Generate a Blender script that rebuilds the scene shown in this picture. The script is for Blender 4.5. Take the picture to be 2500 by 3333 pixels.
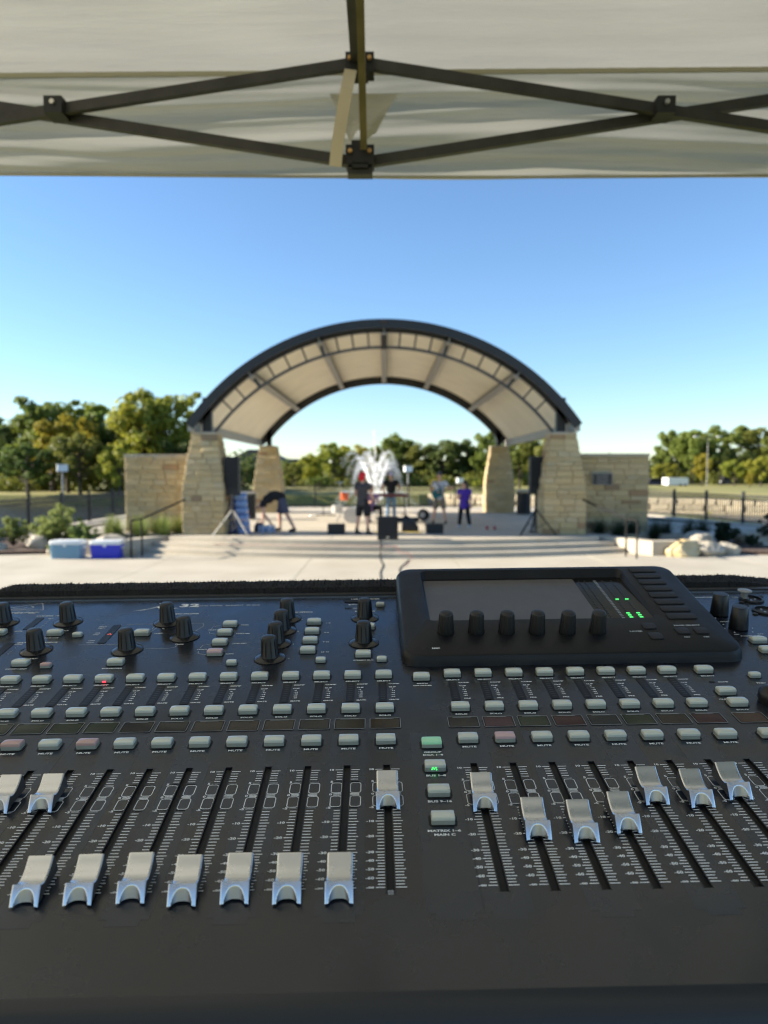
import bpy, bmesh, math, random
import numpy as np
from mathutils import Vector, Matrix, Euler
R = math.radians
random.seed(7); rng = np.random.default_rng(11)
for o in list(bpy.data.objects): bpy.data.objects.remove(o)
sc = bpy.context.scene
COL = sc.collection

# ------------------------------------------------------------------ camera, sky, sun, exposure
CAMZ = 2.21
cd = bpy.data.cameras.new('camera'); cam = bpy.data.objects.new('camera', cd); COL.objects.link(cam)
cam.location = (0, 0, CAMZ); cam.rotation_euler = (R(90 - 3.257), 0, 0)
cd.sensor_fit = 'VERTICAL'; cd.sensor_height = 36.0; cd.lens = 36.0 * 2311 / 3333
cd.clip_start = 0.02; cd.clip_end = 3000
cd.dof.use_dof = True; cd.dof.focus_distance = 0.50; cd.dof.aperture_fstop = 9.0
sc.camera = cam
SUN_EL, SUN_AZ = 23.0, 4.0         # elevation; degrees behind the stage from due left
w = bpy.data.worlds.new('World'); sc.world = w; w.use_nodes = True
nt = w.node_tree; bg = nt.nodes['Background']
sky = nt.nodes.new('ShaderNodeTexSky'); sky.sky_type = 'NISHITA'; sky.sun_disc = False
sky.sun_elevation = R(SUN_EL); sky.sun_rotation = R(-90 + SUN_AZ)
sky.air_density = 1.3; sky.dust_density = 0.0; sky.ozone_density = 5.0; sky.altitude = 1500
nt.links.new(sky.outputs[0], bg.inputs[0]); bg.inputs[1].default_value = 0.083
sd = bpy.data.lights.new('sun', 'SUN'); sun = bpy.data.objects.new('sun', sd); COL.objects.link(sun)
sd.energy = 5.0; sd.angle = R(0.5); sd.color = (1.0, 0.90, 0.745)
sdir = Vector((-math.cos(R(SUN_EL)) * math.cos(R(SUN_AZ)), math.cos(R(SUN_EL)) * math.sin(R(SUN_AZ)), math.sin(R(SUN_EL))))
sun.rotation_euler = sdir.to_track_quat('Z', 'Y').to_euler(); sun.location = (-20, 5, 20)
sc.view_settings.view_transform = 'Standard'; sc.view_settings.look = 'None'
sc.view_settings.gamma = 1.0; sc.view_settings.use_curve_mapping = False
sc.view_settings.exposure = 1.45
sc.render.engine = 'CYCLES'
sc.cycles.use_denoising = True
try: sc.cycles.denoiser = 'OPENIMAGEDENOISE'
except Exception: pass
sc.cycles.filter_width = 1.0; sc.cycles.max_bounces = 8; sc.cycles.transparent_max_bounces = 12
sc.cycles.sample_clamp_indirect = 6.0; sc.cycles.caustics_reflective = False; sc.cycles.caustics_refractive = False

# ------------------------------------------------------------------ helpers
class MB:
    """collects shapes; build() links them as one mesh object"""
    def __init__(s): s.v = []; s.f = []
    def add(s, vs, fs):
        n = len(s.v); s.v += [tuple(p) for p in vs]; s.f += [tuple(i + n for i in f) for f in fs]; return s
    def box(s, c, d, rot=None):
        x, y, z = d[0] / 2, d[1] / 2, d[2] / 2
        vs = [Vector((a * x, b * y, e * z)) for e in (-1, 1) for b in (-1, 1) for a in (-1, 1)]
        if rot is not None: vs = [rot @ p for p in vs]
        vs = [p + Vector(c) for p in vs]
        return s.add(vs, [(0, 2, 3, 1), (4, 5, 7, 6), (0, 1, 5, 4), (2, 6, 7, 3), (0, 4, 6, 2), (1, 3, 7, 5)])
    def bar(s, p, q, wd, ht, up=(0, 0, 1)):
        p, q = Vector(p), Vector(q); d = q - p; L = d.length; d.normalize()
        upv = Vector(up); sx = d.cross(upv); sx.normalize(); uz = sx.cross(d)
        m = Matrix((sx, d, uz)).transposed()
        return s.box((p + q) / 2, (wd, L, ht), m)
    def cyl(s, p, q, r0, r1=None, n=12, caps=True):
        if r1 is None: r1 = r0
        p, q = Vector(p), Vector(q); d = (q - p).normalized(); a = d.orthogonal().normalized(); b = d.cross(a)
        vs = []
        for c, r in ((p, r0), (q, r1)):
            for i in range(n):
                t = 2 * math.pi * i / n; vs.append(c + a * (r * math.cos(t)) + b * (r * math.sin(t)))
        fs = [(i, (i + 1) % n, n + (i + 1) % n, n + i) for i in range(n)]
        if caps: fs += [tuple(range(n - 1, -1, -1)), tuple(range(n, 2 * n))]
        return s.add(vs, fs)
    def tube(s, pts, r, n=8):
        pts = [Vector(p) for p in pts]; k = len(pts)
        rr = r if isinstance(r, (list, tuple)) else [r] * k
        vs = []; a = None
        for i, p in enumerate(pts):
            d = (pts[min(i + 1, k - 1)] - pts[max(i - 1, 0)]).normalized()
            a = d.orthogonal().normalized() if a is None else (a - d * a.dot(d)).normalized()
            b = d.cross(a)
            for j in range(n):
                t = 2 * math.pi * j / n; vs.append(p + a * (rr[i] * math.cos(t)) + b * (rr[i] * math.sin(t)))
        fs = [(i * n + j, i * n + (j + 1) % n, (i + 1) * n + (j + 1) % n, (i + 1) * n + j) for i in range(k - 1) for j in range(n)]
        fs += [tuple(range(n - 1, -1, -1)), tuple(range((k - 1) * n, k * n))]
        return s.add(vs, fs)
    def lathe(s, prof, n=24, c=(0, 0, 0)):
        c = Vector(c); vs = []; k = len(prof)
        for r, z in prof:
            for j in range(n):
                t = 2 * math.pi * j / n; vs.append(c + Vector((r * math.cos(t), r * math.sin(t), z)))
        fs = [(i * n + j, i * n + (j + 1) % n, (i + 1) * n + (j + 1) % n, (i + 1) * n + j) for i in range(k - 1) for j in range(n)]
        fs += [tuple(range(n - 1, -1, -1)), tuple(range((k - 1) * n, k * n))]
        return s.add(vs, fs)
    def rings(s, rings):
        n = len(rings[0]); k = len(rings); vs = [p for r in rings for p in r]
        fs = [(i * n + j, i * n + (j + 1) % n, (i + 1) * n + (j + 1) % n, (i + 1) * n + j) for i in range(k - 1) for j in range(n)]
        fs += [tuple(range(n - 1, -1, -1)), tuple(range((k - 1) * n, k * n))]
        return s.add(vs, fs)
    def prism(s, poly, z0, z1):
        n = len(poly)
        vs = [(x, y, z0) for x, y in poly] + [(x, y, z1) for x, y in poly]
        return s.add(vs, [tuple(range(n - 1, -1, -1)), tuple(range(n, 2 * n))] + [(i, (i + 1) % n, n + (i + 1) % n, n + i) for i in range(n)])
    def sphere(s, c, r, seg=12, rg=8, sc_=(1, 1, 1)):
        c = Vector(c); prof = []
        vs = [c + Vector((0, 0, -r * sc_[2]))]
        for i in range(1, rg):
            t = math.pi * i / rg - math.pi / 2
            for j in range(seg):
                u = 2 * math.pi * j / seg
                vs.append(c + Vector((r * sc_[0] * math.cos(t) * math.cos(u), r * sc_[1] * math.cos(t) * math.sin(u), r * sc_[2] * math.sin(t))))
        vs.append(c + Vector((0, 0, r * sc_[2]))); m = len(vs) - 1
        fs = [(0, 1 + (j + 1) % seg, 1 + j) for j in range(seg)]
        for i in range(rg - 2):
            a = 1 + i * seg
            fs += [(a + j, a + (j + 1) % seg, a + seg + (j + 1) % seg, a + seg + j) for j in range(seg)]
        a = 1 + (rg - 2) * seg
        fs += [(a + j, a + (j + 1) % seg, m) for j in range(seg)]
        return s.add(vs, fs)
    def mesh(s, name, smooth=None):
        me = bpy.data.meshes.new(name); me.from_pydata(s.v, [], s.f)
        bm = bmesh.new(); bm.from_mesh(me); bmesh.ops.recalc_face_normals(bm, faces=bm.faces); bm.to_mesh(me); bm.free()
        if smooth is not None:
            me.polygons.foreach_set('use_smooth', [True] * len(me.polygons)); me.set_sharp_from_angle(angle=R(smooth))
        me.update(); return me
    def build(s, name, mat, parent=None, smooth=None): return obj(name, s.mesh(name, smooth), mat, parent)

def obj(name, me, mat=None, parent=None, loc=None, rot=None, scale=None):
    o = bpy.data.objects.new(name, me); COL.objects.link(o)
    if mat is not None and me is not None:
        if len(me.materials) == 0: me.materials.append(mat)
        elif me.materials[0] != mat:
            o.material_slots[0].link = 'OBJECT'; o.material_slots[0].material = mat
    if parent is not None: o.parent = parent
    if loc is not None: o.location = loc
    if rot is not None: o.rotation_euler = rot
    if scale is not None: o.scale = scale
    return o
def tag(o, label=None, cat=None, group=None, kind=None):
    if label: o['label'] = label
    if cat: o['category'] = cat
    if group: o['group'] = group
    if kind: o['kind'] = kind
    return o
def thing(name, label, cat, loc=(0, 0, 0), rz=0, group=None):
    o = bpy.data.objects.new(name, None); COL.objects.link(o); o.location = loc; o.rotation_euler = (0, 0, rz)
    o.empty_display_size = 0.1
    return tag(o, label, cat, group)
def copy_tree(o, parent=None):
    c = o.copy(); COL.objects.link(c)
    if parent is not None: c.parent = parent
    for ch in list(o.children): copy_tree(ch, c)
    return c

# ------------------------------------------------------------------ materials
def srgb(r, g, b):
    f = lambda c: (c / 255 / 12.92) if c / 255 <= 0.04045 else ((c / 255 + 0.055) / 1.055) ** 2.4
    return (f(r), f(g), f(b))
def mat(name, col, rough=0.6, metal=0.0, spec=0.5, var=0.0, vscale=8.0, bump=0.0, bscale=60.0, rvar=0.0, col2=None,
        obj_var=0.0, trans=0.0, sub=0.0, emit=None, estr=0.0, alpha=1.0, coat=0.0, stretch=(1, 1, 1), coord='Object', translucent=0.0, hue=0.0):
    m = bpy.data.materials.new(name); m.use_nodes = True; n = m.node_tree; N = n.nodes; L = n.links
    b = N['Principled BSDF']; b.inputs['Base Color'].default_value = (*col, 1)
    b.inputs['Roughness'].default_value = rough; b.inputs['Metallic'].default_value = metal
    b.inputs['Specular IOR Level'].default_value = spec; b.inputs['Transmission Weight'].default_value = trans
    b.inputs['Alpha'].default_value = alpha; b.inputs['Coat Weight'].default_value = coat
    if sub: b.inputs['Subsurface Weight'].default_value = sub; b.inputs['Subsurface Radius'].default_value = (0.004, 0.004, 0.003)
    if emit: b.inputs['Emission Color'].default_value = (*emit, 1); b.inputs['Emission Strength'].default_value = estr
    if var or bump or rvar:
        tc = N.new('ShaderNodeTexCoord'); mp = N.new('ShaderNodeMapping'); mp.inputs['Scale'].default_value = stretch
        L.new(tc.outputs[coord], mp.inputs[0])
    cs = None
    if var:
        t = N.new('ShaderNodeTexNoise'); t.inputs['Scale'].default_value = vscale; t.inputs['Detail'].default_value = 6
        L.new(mp.outputs[0], t.inputs['Vector'])
        rp = N.new('ShaderNodeValToRGB'); e = rp.color_ramp.elements
        c2 = col2 if col2 else tuple(min(1, c * (1 + var)) for c in col); c1 = col if col2 else tuple(c * (1 - var) for c in col)
        e[0].position = 0.32; e[0].color = (*c1, 1); e[1].position = 0.68; e[1].color = (*c2, 1)
        L.new(t.outputs['Fac'], rp.inputs[0]); cs = rp.outputs[0]
    if obj_var or hue:
        oi = N.new('ShaderNodeObjectInfo'); hs = N.new('ShaderNodeHueSaturation')
        if cs: L.new(cs, hs.inputs['Color'])
        else: hs.inputs['Color'].default_value = (*col, 1)
        mr = N.new('ShaderNodeMapRange'); mr.inputs[3].default_value = 1 - obj_var; mr.inputs[4].default_value = 1 + obj_var
        L.new(oi.outputs['Random'], mr.inputs[0]); L.new(mr.outputs[0], hs.inputs['Value'])
        if hue:
            mh = N.new('ShaderNodeMapRange'); mh.inputs[3].default_value = 0.5 - hue; mh.inputs[4].default_value = 0.5 + hue
            mu = N.new('ShaderNodeMath'); mu.operation = 'MULTIPLY'; mu.inputs[1].default_value = 7.31
            fr = N.new('ShaderNodeMath'); fr.operation = 'FRACT'
            L.new(oi.outputs['Random'], mu.inputs[0]); L.new(mu.outputs[0], fr.inputs[0]); L.new(fr.outputs[0], mh.inputs[0]); L.new(mh.outputs[0], hs.inputs['Hue'])
        cs = hs.outputs[0]
    if cs: L.new(cs, b.inputs['Base Color'])
    if rvar:
        t3 = N.new('ShaderNodeTexNoise'); t3.inputs['Scale'].default_value = vscale * 1.7; t3.inputs['Detail'].default_value = 5
        L.new(mp.outputs[0], t3.inputs['Vector']); m3 = N.new('ShaderNodeMapRange')
        m3.inputs[1].default_value = 0.3; m3.inputs[2].default_value = 0.7
        m3.inputs[3].default_value = max(0.02, rough - rvar); m3.inputs[4].default_value = min(1, rough + rvar)
        L.new(t3.outputs['Fac'], m3.inputs[0]); L.new(m3.outputs[0], b.inputs['Roughness'])
    if bump:
        t2 = N.new('ShaderNodeTexNoise'); t2.inputs['Scale'].default_value = bscale; t2.inputs['Detail'].default_value = 4
        L.new(mp.outputs[0], t2.inputs['Vector']); bp = N.new('ShaderNodeBump'); bp.inputs['Strength'].default_value = bump
        bp.inputs['Distance'].default_value = 0.6 / bscale
        L.new(t2.outputs['Fac'], bp.inputs['Height']); L.new(bp.outputs[0], b.inputs['Normal'])
    if translucent:
        tr = N.new('ShaderNodeBsdfTranslucent'); mx = N.new('ShaderNodeMixShader'); mx.inputs[0].default_value = translucent
        if cs: L.new(cs, tr.inputs[0])
        else: tr.inputs[0].default_value = (*col, 1)
        L.new(b.outputs[0], mx.inputs[1]); L.new(tr.outputs[0], mx.inputs[2]); L.new(mx.outputs[0], N['Material Output'].inputs[0])
    return m

M = {}
M['concrete'] = mat('concrete', (0.395, 0.35, 0.265), 0.85, var=0.12, vscale=0.7, bump=0.25, bscale=40, col2=(0.485, 0.44, 0.345))
M['concrete_step'] = mat('concrete_step', (0.43, 0.38, 0.295), 0.85, var=0.1, vscale=0.9, bump=0.2, bscale=40, col2=(0.51, 0.455, 0.36))
M['grass'] = mat('grass', (0.15, 0.165, 0.04), 0.95, var=0.2, vscale=0.05, bump=0.6, bscale=6, col2=(0.30, 0.26, 0.085))
M['mulch'] = mat('mulch', (0.05, 0.03, 0.02), 0.95, var=0.3, vscale=14, bump=1.0, bscale=22, col2=(0.14, 0.09, 0.06))
M['mortar'] = mat('mortar', (0.46, 0.37, 0.23), 0.95, var=0.15, vscale=20, bump=0.4, bscale=60)
M['steel_dark'] = mat('steel_dark', (0.016, 0.017, 0.021), 0.45, var=0.15, vscale=3)
M['deck'] = mat('deck_beige', (0.90, 0.85, 0.74), 0.55, var=0.05, vscale=1.0)
M['steel_grey'] = mat('steel_grey', (0.33, 0.32, 0.30), 0.5, var=0.1, vscale=3)
M['steel_mid'] = mat('steel_mid', (0.055, 0.055, 0.06), 0.5)
M['fence'] = mat('fence_black', (0.02, 0.021, 0.023), 0.5)
M['rail'] = mat('rail_dark', (0.014, 0.014, 0.014), 0.75, spec=.2)
M['black_box'] = mat('speaker_black', (0.012, 0.012, 0.013), 0.6, bump=0.2, bscale=200)
M['grille'] = mat('speaker_grille', (0.008, 0.008, 0.009), 0.75)
M['alu'] = mat('aluminium', (0.62, 0.6, 0.56), 0.35, metal=0.8, var=0.08, vscale=10)
M['boulder'] = mat('limestone', (0.36, 0.315, 0.235), 0.9, var=0.25, vscale=4, bump=1.0, bscale=9, col2=(0.52, 0.465, 0.36))
M['boulder_gold'] = mat('limestone_gold', (0.52, 0.38, 0.17), 0.9, var=0.25, vscale=3, bump=0.7, bscale=9, col2=(0.62, 0.52, 0.32))
def stone_mat():
    m = mat('ashlar_stone', (0.5, 0.40, 0.25), 0.9, var=0.15, vscale=7, bump=0.8, bscale=16)
    n = m.node_tree; N = n.nodes; L = n.links; b = N['Principled BSDF']
    oi = N.new('ShaderNodeObjectInfo'); rp = N.new('ShaderNodeValToRGB'); rp.color_ramp.interpolation = 'CONSTANT'
    cols = [(0, (0.64, 0.49, 0.255)), (0.2, (0.57, 0.43, 0.215)), (0.38, (0.68, 0.54, 0.295)), (0.52, (0.53, 0.405, 0.21)), (0.66, (0.61, 0.45, 0.205)),
            (0.80, (0.57, 0.465, 0.28)), (0.90, (0.36, 0.19, 0.08)), (0.925, (0.63, 0.50, 0.275)), (0.975, (0.20, 0.12, 0.07)), (0.985, (0.58, 0.46, 0.265))]
    e = rp.color_ramp.elements
    while len(e) < len(cols): e.new(0.5)
    for i, (p, c) in enumerate(cols): e[i].position = p; e[i].color = (*c, 1)
    L.new(oi.outputs['Random'], rp.inputs[0])
    old = b.inputs['Base Color'].links[0].from_socket; mx = N.new('ShaderNodeMix'); mx.data_type = 'RGBA'; mx.blend_type = 'MIX'
    mx.inputs[0].default_value = 0.35
    L.new(rp.outputs[0], mx.inputs[6]); L.new(old, mx.inputs[7]); L.new(mx.outputs[2], b.inputs['Base Color'])
    return m
M['stone'] = stone_mat()

# ------------------------------------------------------------------ the ground: one sheet to the horizon
ZS = 0.39
def shore(x):                     # far edge of the pond
    if x < 4: return 60.0
    if x > 30: return 46.0
    return 62 - (x - 4) / 24 * 16
def ground_h(x, y):
    z = 0.0
    if y < 12.3 and abs(x) < 200:
        t = min(1, max(0, (12.3 - y) / 9.3)); z = 1.13 * t * t * (3 - 2 * t)
    if y > 34:
        if (y < shore(x) and -46 < x < 46 and y > 37.3): z = -1.4
        elif y >= shore(x): z = 0.2 + min(0.25, (y - shore(x)) * 0.004)
    if y <= 37.3 and (x < -13.5 or x > 16) and y > 24 and -46 < x < 46: z = -1.4
    if y <= 24 and (x < -13.5 or x > 16): z = min(z, 0) if y > 12.3 else z
    if 37.3 >= y > 24 and x < -46: z = 0.2
    return z
gx = np.unique(np.round(np.concatenate([np.linspace(-1500, -50, 12), np.arange(-50, 50.01, 1.0), np.linspace(50, 1500, 12)]), 3))
gy = np.unique(np.round(np.concatenate([np.linspace(-60, -5, 6), np.arange(-5, 24, 1.0), np.arange(24, 82, 0.85), np.linspace(82, 300, 20), np.linspace(340, 2500, 8)]), 3))
vs = [(float(x), float(y), ground_h(x, y)) for y in gy for x in gx]; nx = len(gx)
fs = [(j * nx + i, j * nx + i + 1, (j + 1) * nx + i + 1, (j + 1) * nx + i) for j in range(len(gy) - 1) for i in range(nx - 1)]
tag(MB().add(vs, fs).build('ground', M['grass'], smooth=30), kind='structure')

# plaza: concrete sheet with joints cut as gaps between slabs
plaza = tag(thing('plaza', None, None), kind='structure')
ys = [12.9, 15.3, 17.7, 20.1, 22.5]
xs = [-16.2, -12.6, -9.0, -5.45, -1.85, 1.75, 5.35, 8.95, 12.5, 16.0]
for j in range(4):
    for i in range(9):
        y0 = ys[j]
        if j == 0 and xs[i + 1] <= -7: y0 = 14.0
        MB().box(((xs[i] + xs[i + 1]) / 2, (y0 + ys[j + 1]) / 2, -0.043), (xs[i + 1] - xs[i] - 0.014, ys[j + 1] - y0 - 0.014, 0.1)).build('slab', M['concrete'], plaza)
MB().box((0, 17.6, -0.051), (32.2, 9.4, 0.1)).build('joint_bed', mat('joint_filler', (0.12, 0.11, 0.1), 0.95, var=0.1, vscale=5), plaza)

# pond water
M['water'] = mat('pond_water', (0.05, 0.06, 0.06), 0.2, spec=0.6, bump=1.0, bscale=5.0, stretch=(0.6, 1.2, 1))
tag(MB().box((0, 47, -0.95), (100, 50, 0.5)).build('pond_water', M['water']), kind='structure')

# stage slab with three curved steps
def arc_front(half, sag_y, n=40, Rr=16.6):
    pts = []
    for i in range(n + 1):
        x = -half + 2 * half * i / n
        pts.append((x, sag_y + Rr - math.sqrt(Rr * Rr - x * x)))
    return pts
stage = tag(thing('stage', None, None), kind='structure')
SF = 18.75
for k in range(3):
    half = 6.05 + 0.36 * k; fy = SF - 0.40 * k
    pts = arc_front(half, fy)
    top = ZS - 0.13 * k
    back = 36.6 if k == 0 else 21.5
    poly = pts + ([(half, 20.6), (9.5, 20.6), (9.5, back), (-9.5, back), (-9.5, 20.6), (-half, 20.6)] if k == 0 else [(half, back), (-half, back)])
    if k: poly = pts + [(half, 19.9 + 0.0), (-half, 19.9)]
    o = MB().prism(poly, -0.05 if k == 0 else -0.05 - 0.003 * k, top).build('floor' if k == 0 else 'step', M['concrete_step'], stage)
# floor joints (thin grooves read as darker strips of filler)
for x in (-4.4, -1.45, 1.45, 4.4):
    MB().box((x, 27.6, ZS + 0.002), (0.02, 17.0, 0.004)).build('expansion_joint', M['steel_grey'], stage)
for y in (21.9, 26.5, 31.6):
    MB().box((0, y, ZS + 0.002), (18.9, 0.02, 0.003)).build('expansion_joint', M['steel_grey'], stage)
# cheek walls at the step ends
for s in (-1, 1):
    a = Vector((s * 6.45, 20.3, 0)); 
    poly = [(s * 6.1, 20.3), (s * 7.05, 18.55), (s * 8.35, 18.75), (s * 8.35, 19.05), (s * 7.2, 18.95), (s * 6.6, 20.3)]
    o = MB().prism(poly, -0.06, ZS - 0.01).build('cheek_wall', M['concrete_step']); tag(o, ('left' if s < 0 else 'right') + ' low concrete wall flanking the curved stage steps', 'wall', 'low walls at the step ends')
# planting beds
for s, lab in ((-1, 'left'), (1, 'right')):
    poly = [(s * 7.1, 19.3), (s * 8.4, 19.1), (s * 10.6, 18.6), (s * 16, 18.9), (s * 16, 23.2), (s * 6.5, 23.2), (s * 6.5, 20.4)]
    tag(MB().prism(poly, -0.06, 0.09).build('planting_bed', M['mulch']), kind='structure')

# ------------------------------------------------------------------ stone pillars and walls
def stone_unit(seed):
    r = random.Random(seed); b = MB()
    def ring(y, k): return [Vector((sx * (0.5 - k) + r.uniform(-.012, .012), y + r.uniform(-.05, .05) * (k > 0), sz * (0.5 - k * 1.6) + r.uniform(-.03, .03) * (k > 0))) for sx, sz in ((-1, -1), (1, -1), (1, 1), (-1, 1))]
    b.rings([ring(0.5, 0), ring(-0.34, 0), ring(-0.5, 0.03)])
    me = b.mesh('stone'); me.materials.append(M['stone']); return me
STONES = [stone_unit(i) for i in range(5)]
def put_stone(parent, c, d, rz=0, tilt=0):
    o = bpy.data.objects.new('stone', random.choice(STONES)); COL.objects.link(o); o.parent = parent
    o.matrix_local = Matrix.Translation(c) @ Matrix.Rotation(rz, 4, 'Z') @ Matrix.Rotation(tilt, 4, 'X') @ Matrix.Diagonal((*d, 1))
    return o
def prof(z):
    if z < 1.25: return 0.60
    t = (z - 1.25) / 1.68; return 0.60 - 0.25 * (0.8 * t + 0.2 * t * t)
def split(Lw, lo, hi):
    out = []; rem = Lw
    while rem > hi: 
        a = random.uniform(lo, hi); 
        if rem - a < lo * 0.8: a = rem / 2
        out.append(a); rem -= a
    out.append(rem); return out
def pillar(x, y, label):
    t = thing('stone_pillar', label, 'pillar', (x, y, ZS), 0, 'stone pillars carrying the arched roof')
    b = MB(); b.rings([[Vector((sx * (prof(z) - 0.014), sy * (prof(z) - 0.014), z)) for sx, sy in ((-1, -1), (1, -1), (1, 1), (-1, 1))] for z in (0, 1.25, 1.7, 2.2, 2.6, 2.9)])
    b.build('mortar_core', M['mortar'], t)
    z = 0.0
    while z < 2.86:
        h = min(random.choice((0.115, 0.14, 0.165, 0.19)), 2.9 - z)
        if 2.9 - (z + h) < 0.07: h = 2.9 - z
        zm = z + h / 2; p = prof(zm); tl = -math.atan2(prof(z) - prof(z + h), h)
        for k in range(4):
            a = k * math.pi / 2
            if k == 2 and y > 25: continue
            side = p * 2 + (0.02 if k % 2 == 0 else -0.14); pos = -side / 2
            for wd in split(side, 0.26, 0.52):
                dp = 0.12; pr = random.uniform(-0.004, 0.036)
                lc = Vector((pos + wd / 2, -(p - dp / 2 + pr), zm)); lc = Matrix.Rotation(a, 3, 'Z') @ lc
                put_stone(t, lc, (wd - 0.010, dp, h - 0.010), a, tl); pos += wd
        z += h
    MB().box((0, 0, 2.925), (0.76, 0.76, 0.05)).build('cap_slab', M['concrete_step'], t)
    return t
PX, PY0, PY1 = 5.20, 20.98, 31.9
pillar(-PX, PY0, 'front left stone pillar between left stone wall and stacked water cases')
pillar(PX, PY0, 'front right stone pillar beside the wall with the plaque')
pillar(-PX + .05, PY1, 'rear left stone pillar behind the bending person')
pillar(PX - .05, PY1, 'rear right stone pillar with brightly sunlit left face')
def stone_wall(x0, x1, y, ztop, label):
    t = thing('stone_wall', label, 'wall', ((x0 + x1) / 2, y, 0), 0, 'stone walls flanking the stage')
    L_ = x1 - x0
    MB().box((0, 0.195, ztop / 2 - 0.02), (L_ - 0.03, 0.39, ztop - 0.03)).build('mortar_core', M['mortar'], t)
    z = 0.05
    while z < ztop - 0.02:
        h = min(random.choice((0.105, 0.13, 0.155, 0.18)), ztop - z)
        if ztop - z - h < 0.07: h = ztop - z
        pos = -L_ / 2
        for wd in split(L_, 0.26, 0.62):
            put_stone(t, Vector((pos + wd / 2, 0.06 - random.uniform(0, 0.03) - 0.02, z + h / 2)), (wd - 0.010, 0.12, h - 0.010)); pos += wd
        for s in (-1, 1):
            put_stone(t, Vector((s * (L_ / 2 - 0.055), 0.25, z + h / 2)), (0.33, 0.12, h - 0.012), s * math.pi / 2)
        z += h
    pos = -L_ / 2 - 0.02; seg = (L_ + 0.04) / 3
    for k in range(3): MB().box((pos + seg * (k + .5), 0.19, ztop + 0.035), (seg - 0.008, 0.46, 0.07)).build('coping_stone', M['boulder'], t)
    return t
stone_wall(-7.78, -5.83, 21.35, 2.66, 'left pale stone wall behind the ornamental grasses')
wr = stone_wall(5.83, 7.95, 21.35, 2.68, 'right grey-tan stone wall holding a dark plaque')
def text_mesh(s, size, xs=1.25, align='CENTER', shear=0.0, bold=.035, cache={}):
    k = (s, size, xs, align, shear)
    if k not in cache:
        c = bpy.data.curves.new('txt', 'FONT'); c.body = s; c.size = size; c.align_x = align; c.align_y = 'CENTER'; c.resolution_u = 2; c.shear = shear; c.offset = size * bold
        o = bpy.data.objects.new('txt', c); COL.objects.link(o); dg = bpy.context.evaluated_depsgraph_get()
        me = bpy.data.meshes.new_from_object(o.evaluated_get(dg)); bpy.data.objects.remove(o); bpy.data.curves.remove(c)
        me.transform(Matrix.Diagonal((xs, 1, 1, 1))); me.materials.clear(); cache[k] = me
    return cache[k]
pq = thing('plaque', 'dark bronze plaque with raised lines on right stone wall', 'plaque', (6.53, 21.26, 1.99))
MB().box((0, 0.02, 0), (0.56, 0.05, 0.36)).build('plate', mat('bronze_dark', (0.03, 0.027, 0.026), 0.45, metal=0.5), pq)
MB().box((0, -0.005, 0.172), (0.60, 0.03, 0.02)).box((0, -0.005, -0.172), (0.60, 0.03, 0.02)).box((-0.29, -0.005, 0), (0.02, 0.03, 0.32)).box((0.29, -0.005, 0), (0.02, 0.03, 0.32)).build('rim', M['steel_grey'], pq)
b = MB()
for k in range(6): b.box((0, -0.008, 0.12 - 0.048 * k), (0.42 - 0.1 * (k % 2), 0.006, 0.014))
b.build('raised_line', M['steel_grey'], pq)

# ------------------------------------------------------------------ arched roof
roof = thing('arched_canopy_roof', 'dark steel arched canopy roof with beige underside over the stage', 'roof', (0, 0, ZS))
ZC = -0.79; RO = 6.92; TH = math.asin(5.66 / RO); YF, YB = 20.45, 32.2
def arcpt(r, t, y): return Vector((r * math.sin(t), y, ZC + r * math.cos(t)))
def arc_band(r0, r1, y0, y1, th, n=64, t0=None):
    b = MB(); t0 = -th if t0 is None else t0; rg = []
    for i in range(n + 1):
        t = t0 + (th - t0) * i / n
        rg.append([arcpt(r0, t, y0), arcpt(r1, t, y0), arcpt(r1, t, y1), arcpt(r0, t, y1)])
    return b.rings(rg)
arc_band(6.68, 6.935, YF - 0.06, YF, TH).build('front_fascia', M['steel_dark'], roof, 30)
arc_band(6.62, 6.935, YB, YB + 0.06, TH).build('rear_fascia', M['steel_dark'], roof, 30)
arc_band(6.88, 6.93, YF + .001, YB - .001, TH).build('roof_sheet', M['steel_grey'], roof, 30)
# ribbed underside: ribs run along the arch, profile repeats in y
prof_y = []; y = YF + 0.05
while y < YB - 0.3:
    prof_y += [(y, 0.0), (y + 0.17, 0.0), (y + 0.185, 0.022), (y + 0.235, 0.022), (y + 0.25, 0.0)]; y += 0.30
vs = []; fs = []; n = 56; m = len(prof_y)
for i in range(n + 1):
    t = -TH * 0.985 + 2 * TH * 0.985 * i / n
    for yy, dz in prof_y: vs.append(arcpt(6.84 - dz, t, yy))
fs = [(i * m + j, i * m + j + 1, (i + 1) * m + j + 1, (i + 1) * m + j) for i in range(n) for j in range(m - 1)]
MB().add(vs, fs).build('ribbed_soffit', M['deck'], roof)
for s in (-1, 1):
    b = MB(); p = arcpt(6.78, s * TH, YF); q = arcpt(6.78, s * TH, YB)
    b.bar(p, q, 0.16, 0.26, up=(math.cos(TH) * 0 + 0, 0, 1)); b.build('eave_beam', M['steel_grey'], roof)
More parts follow.
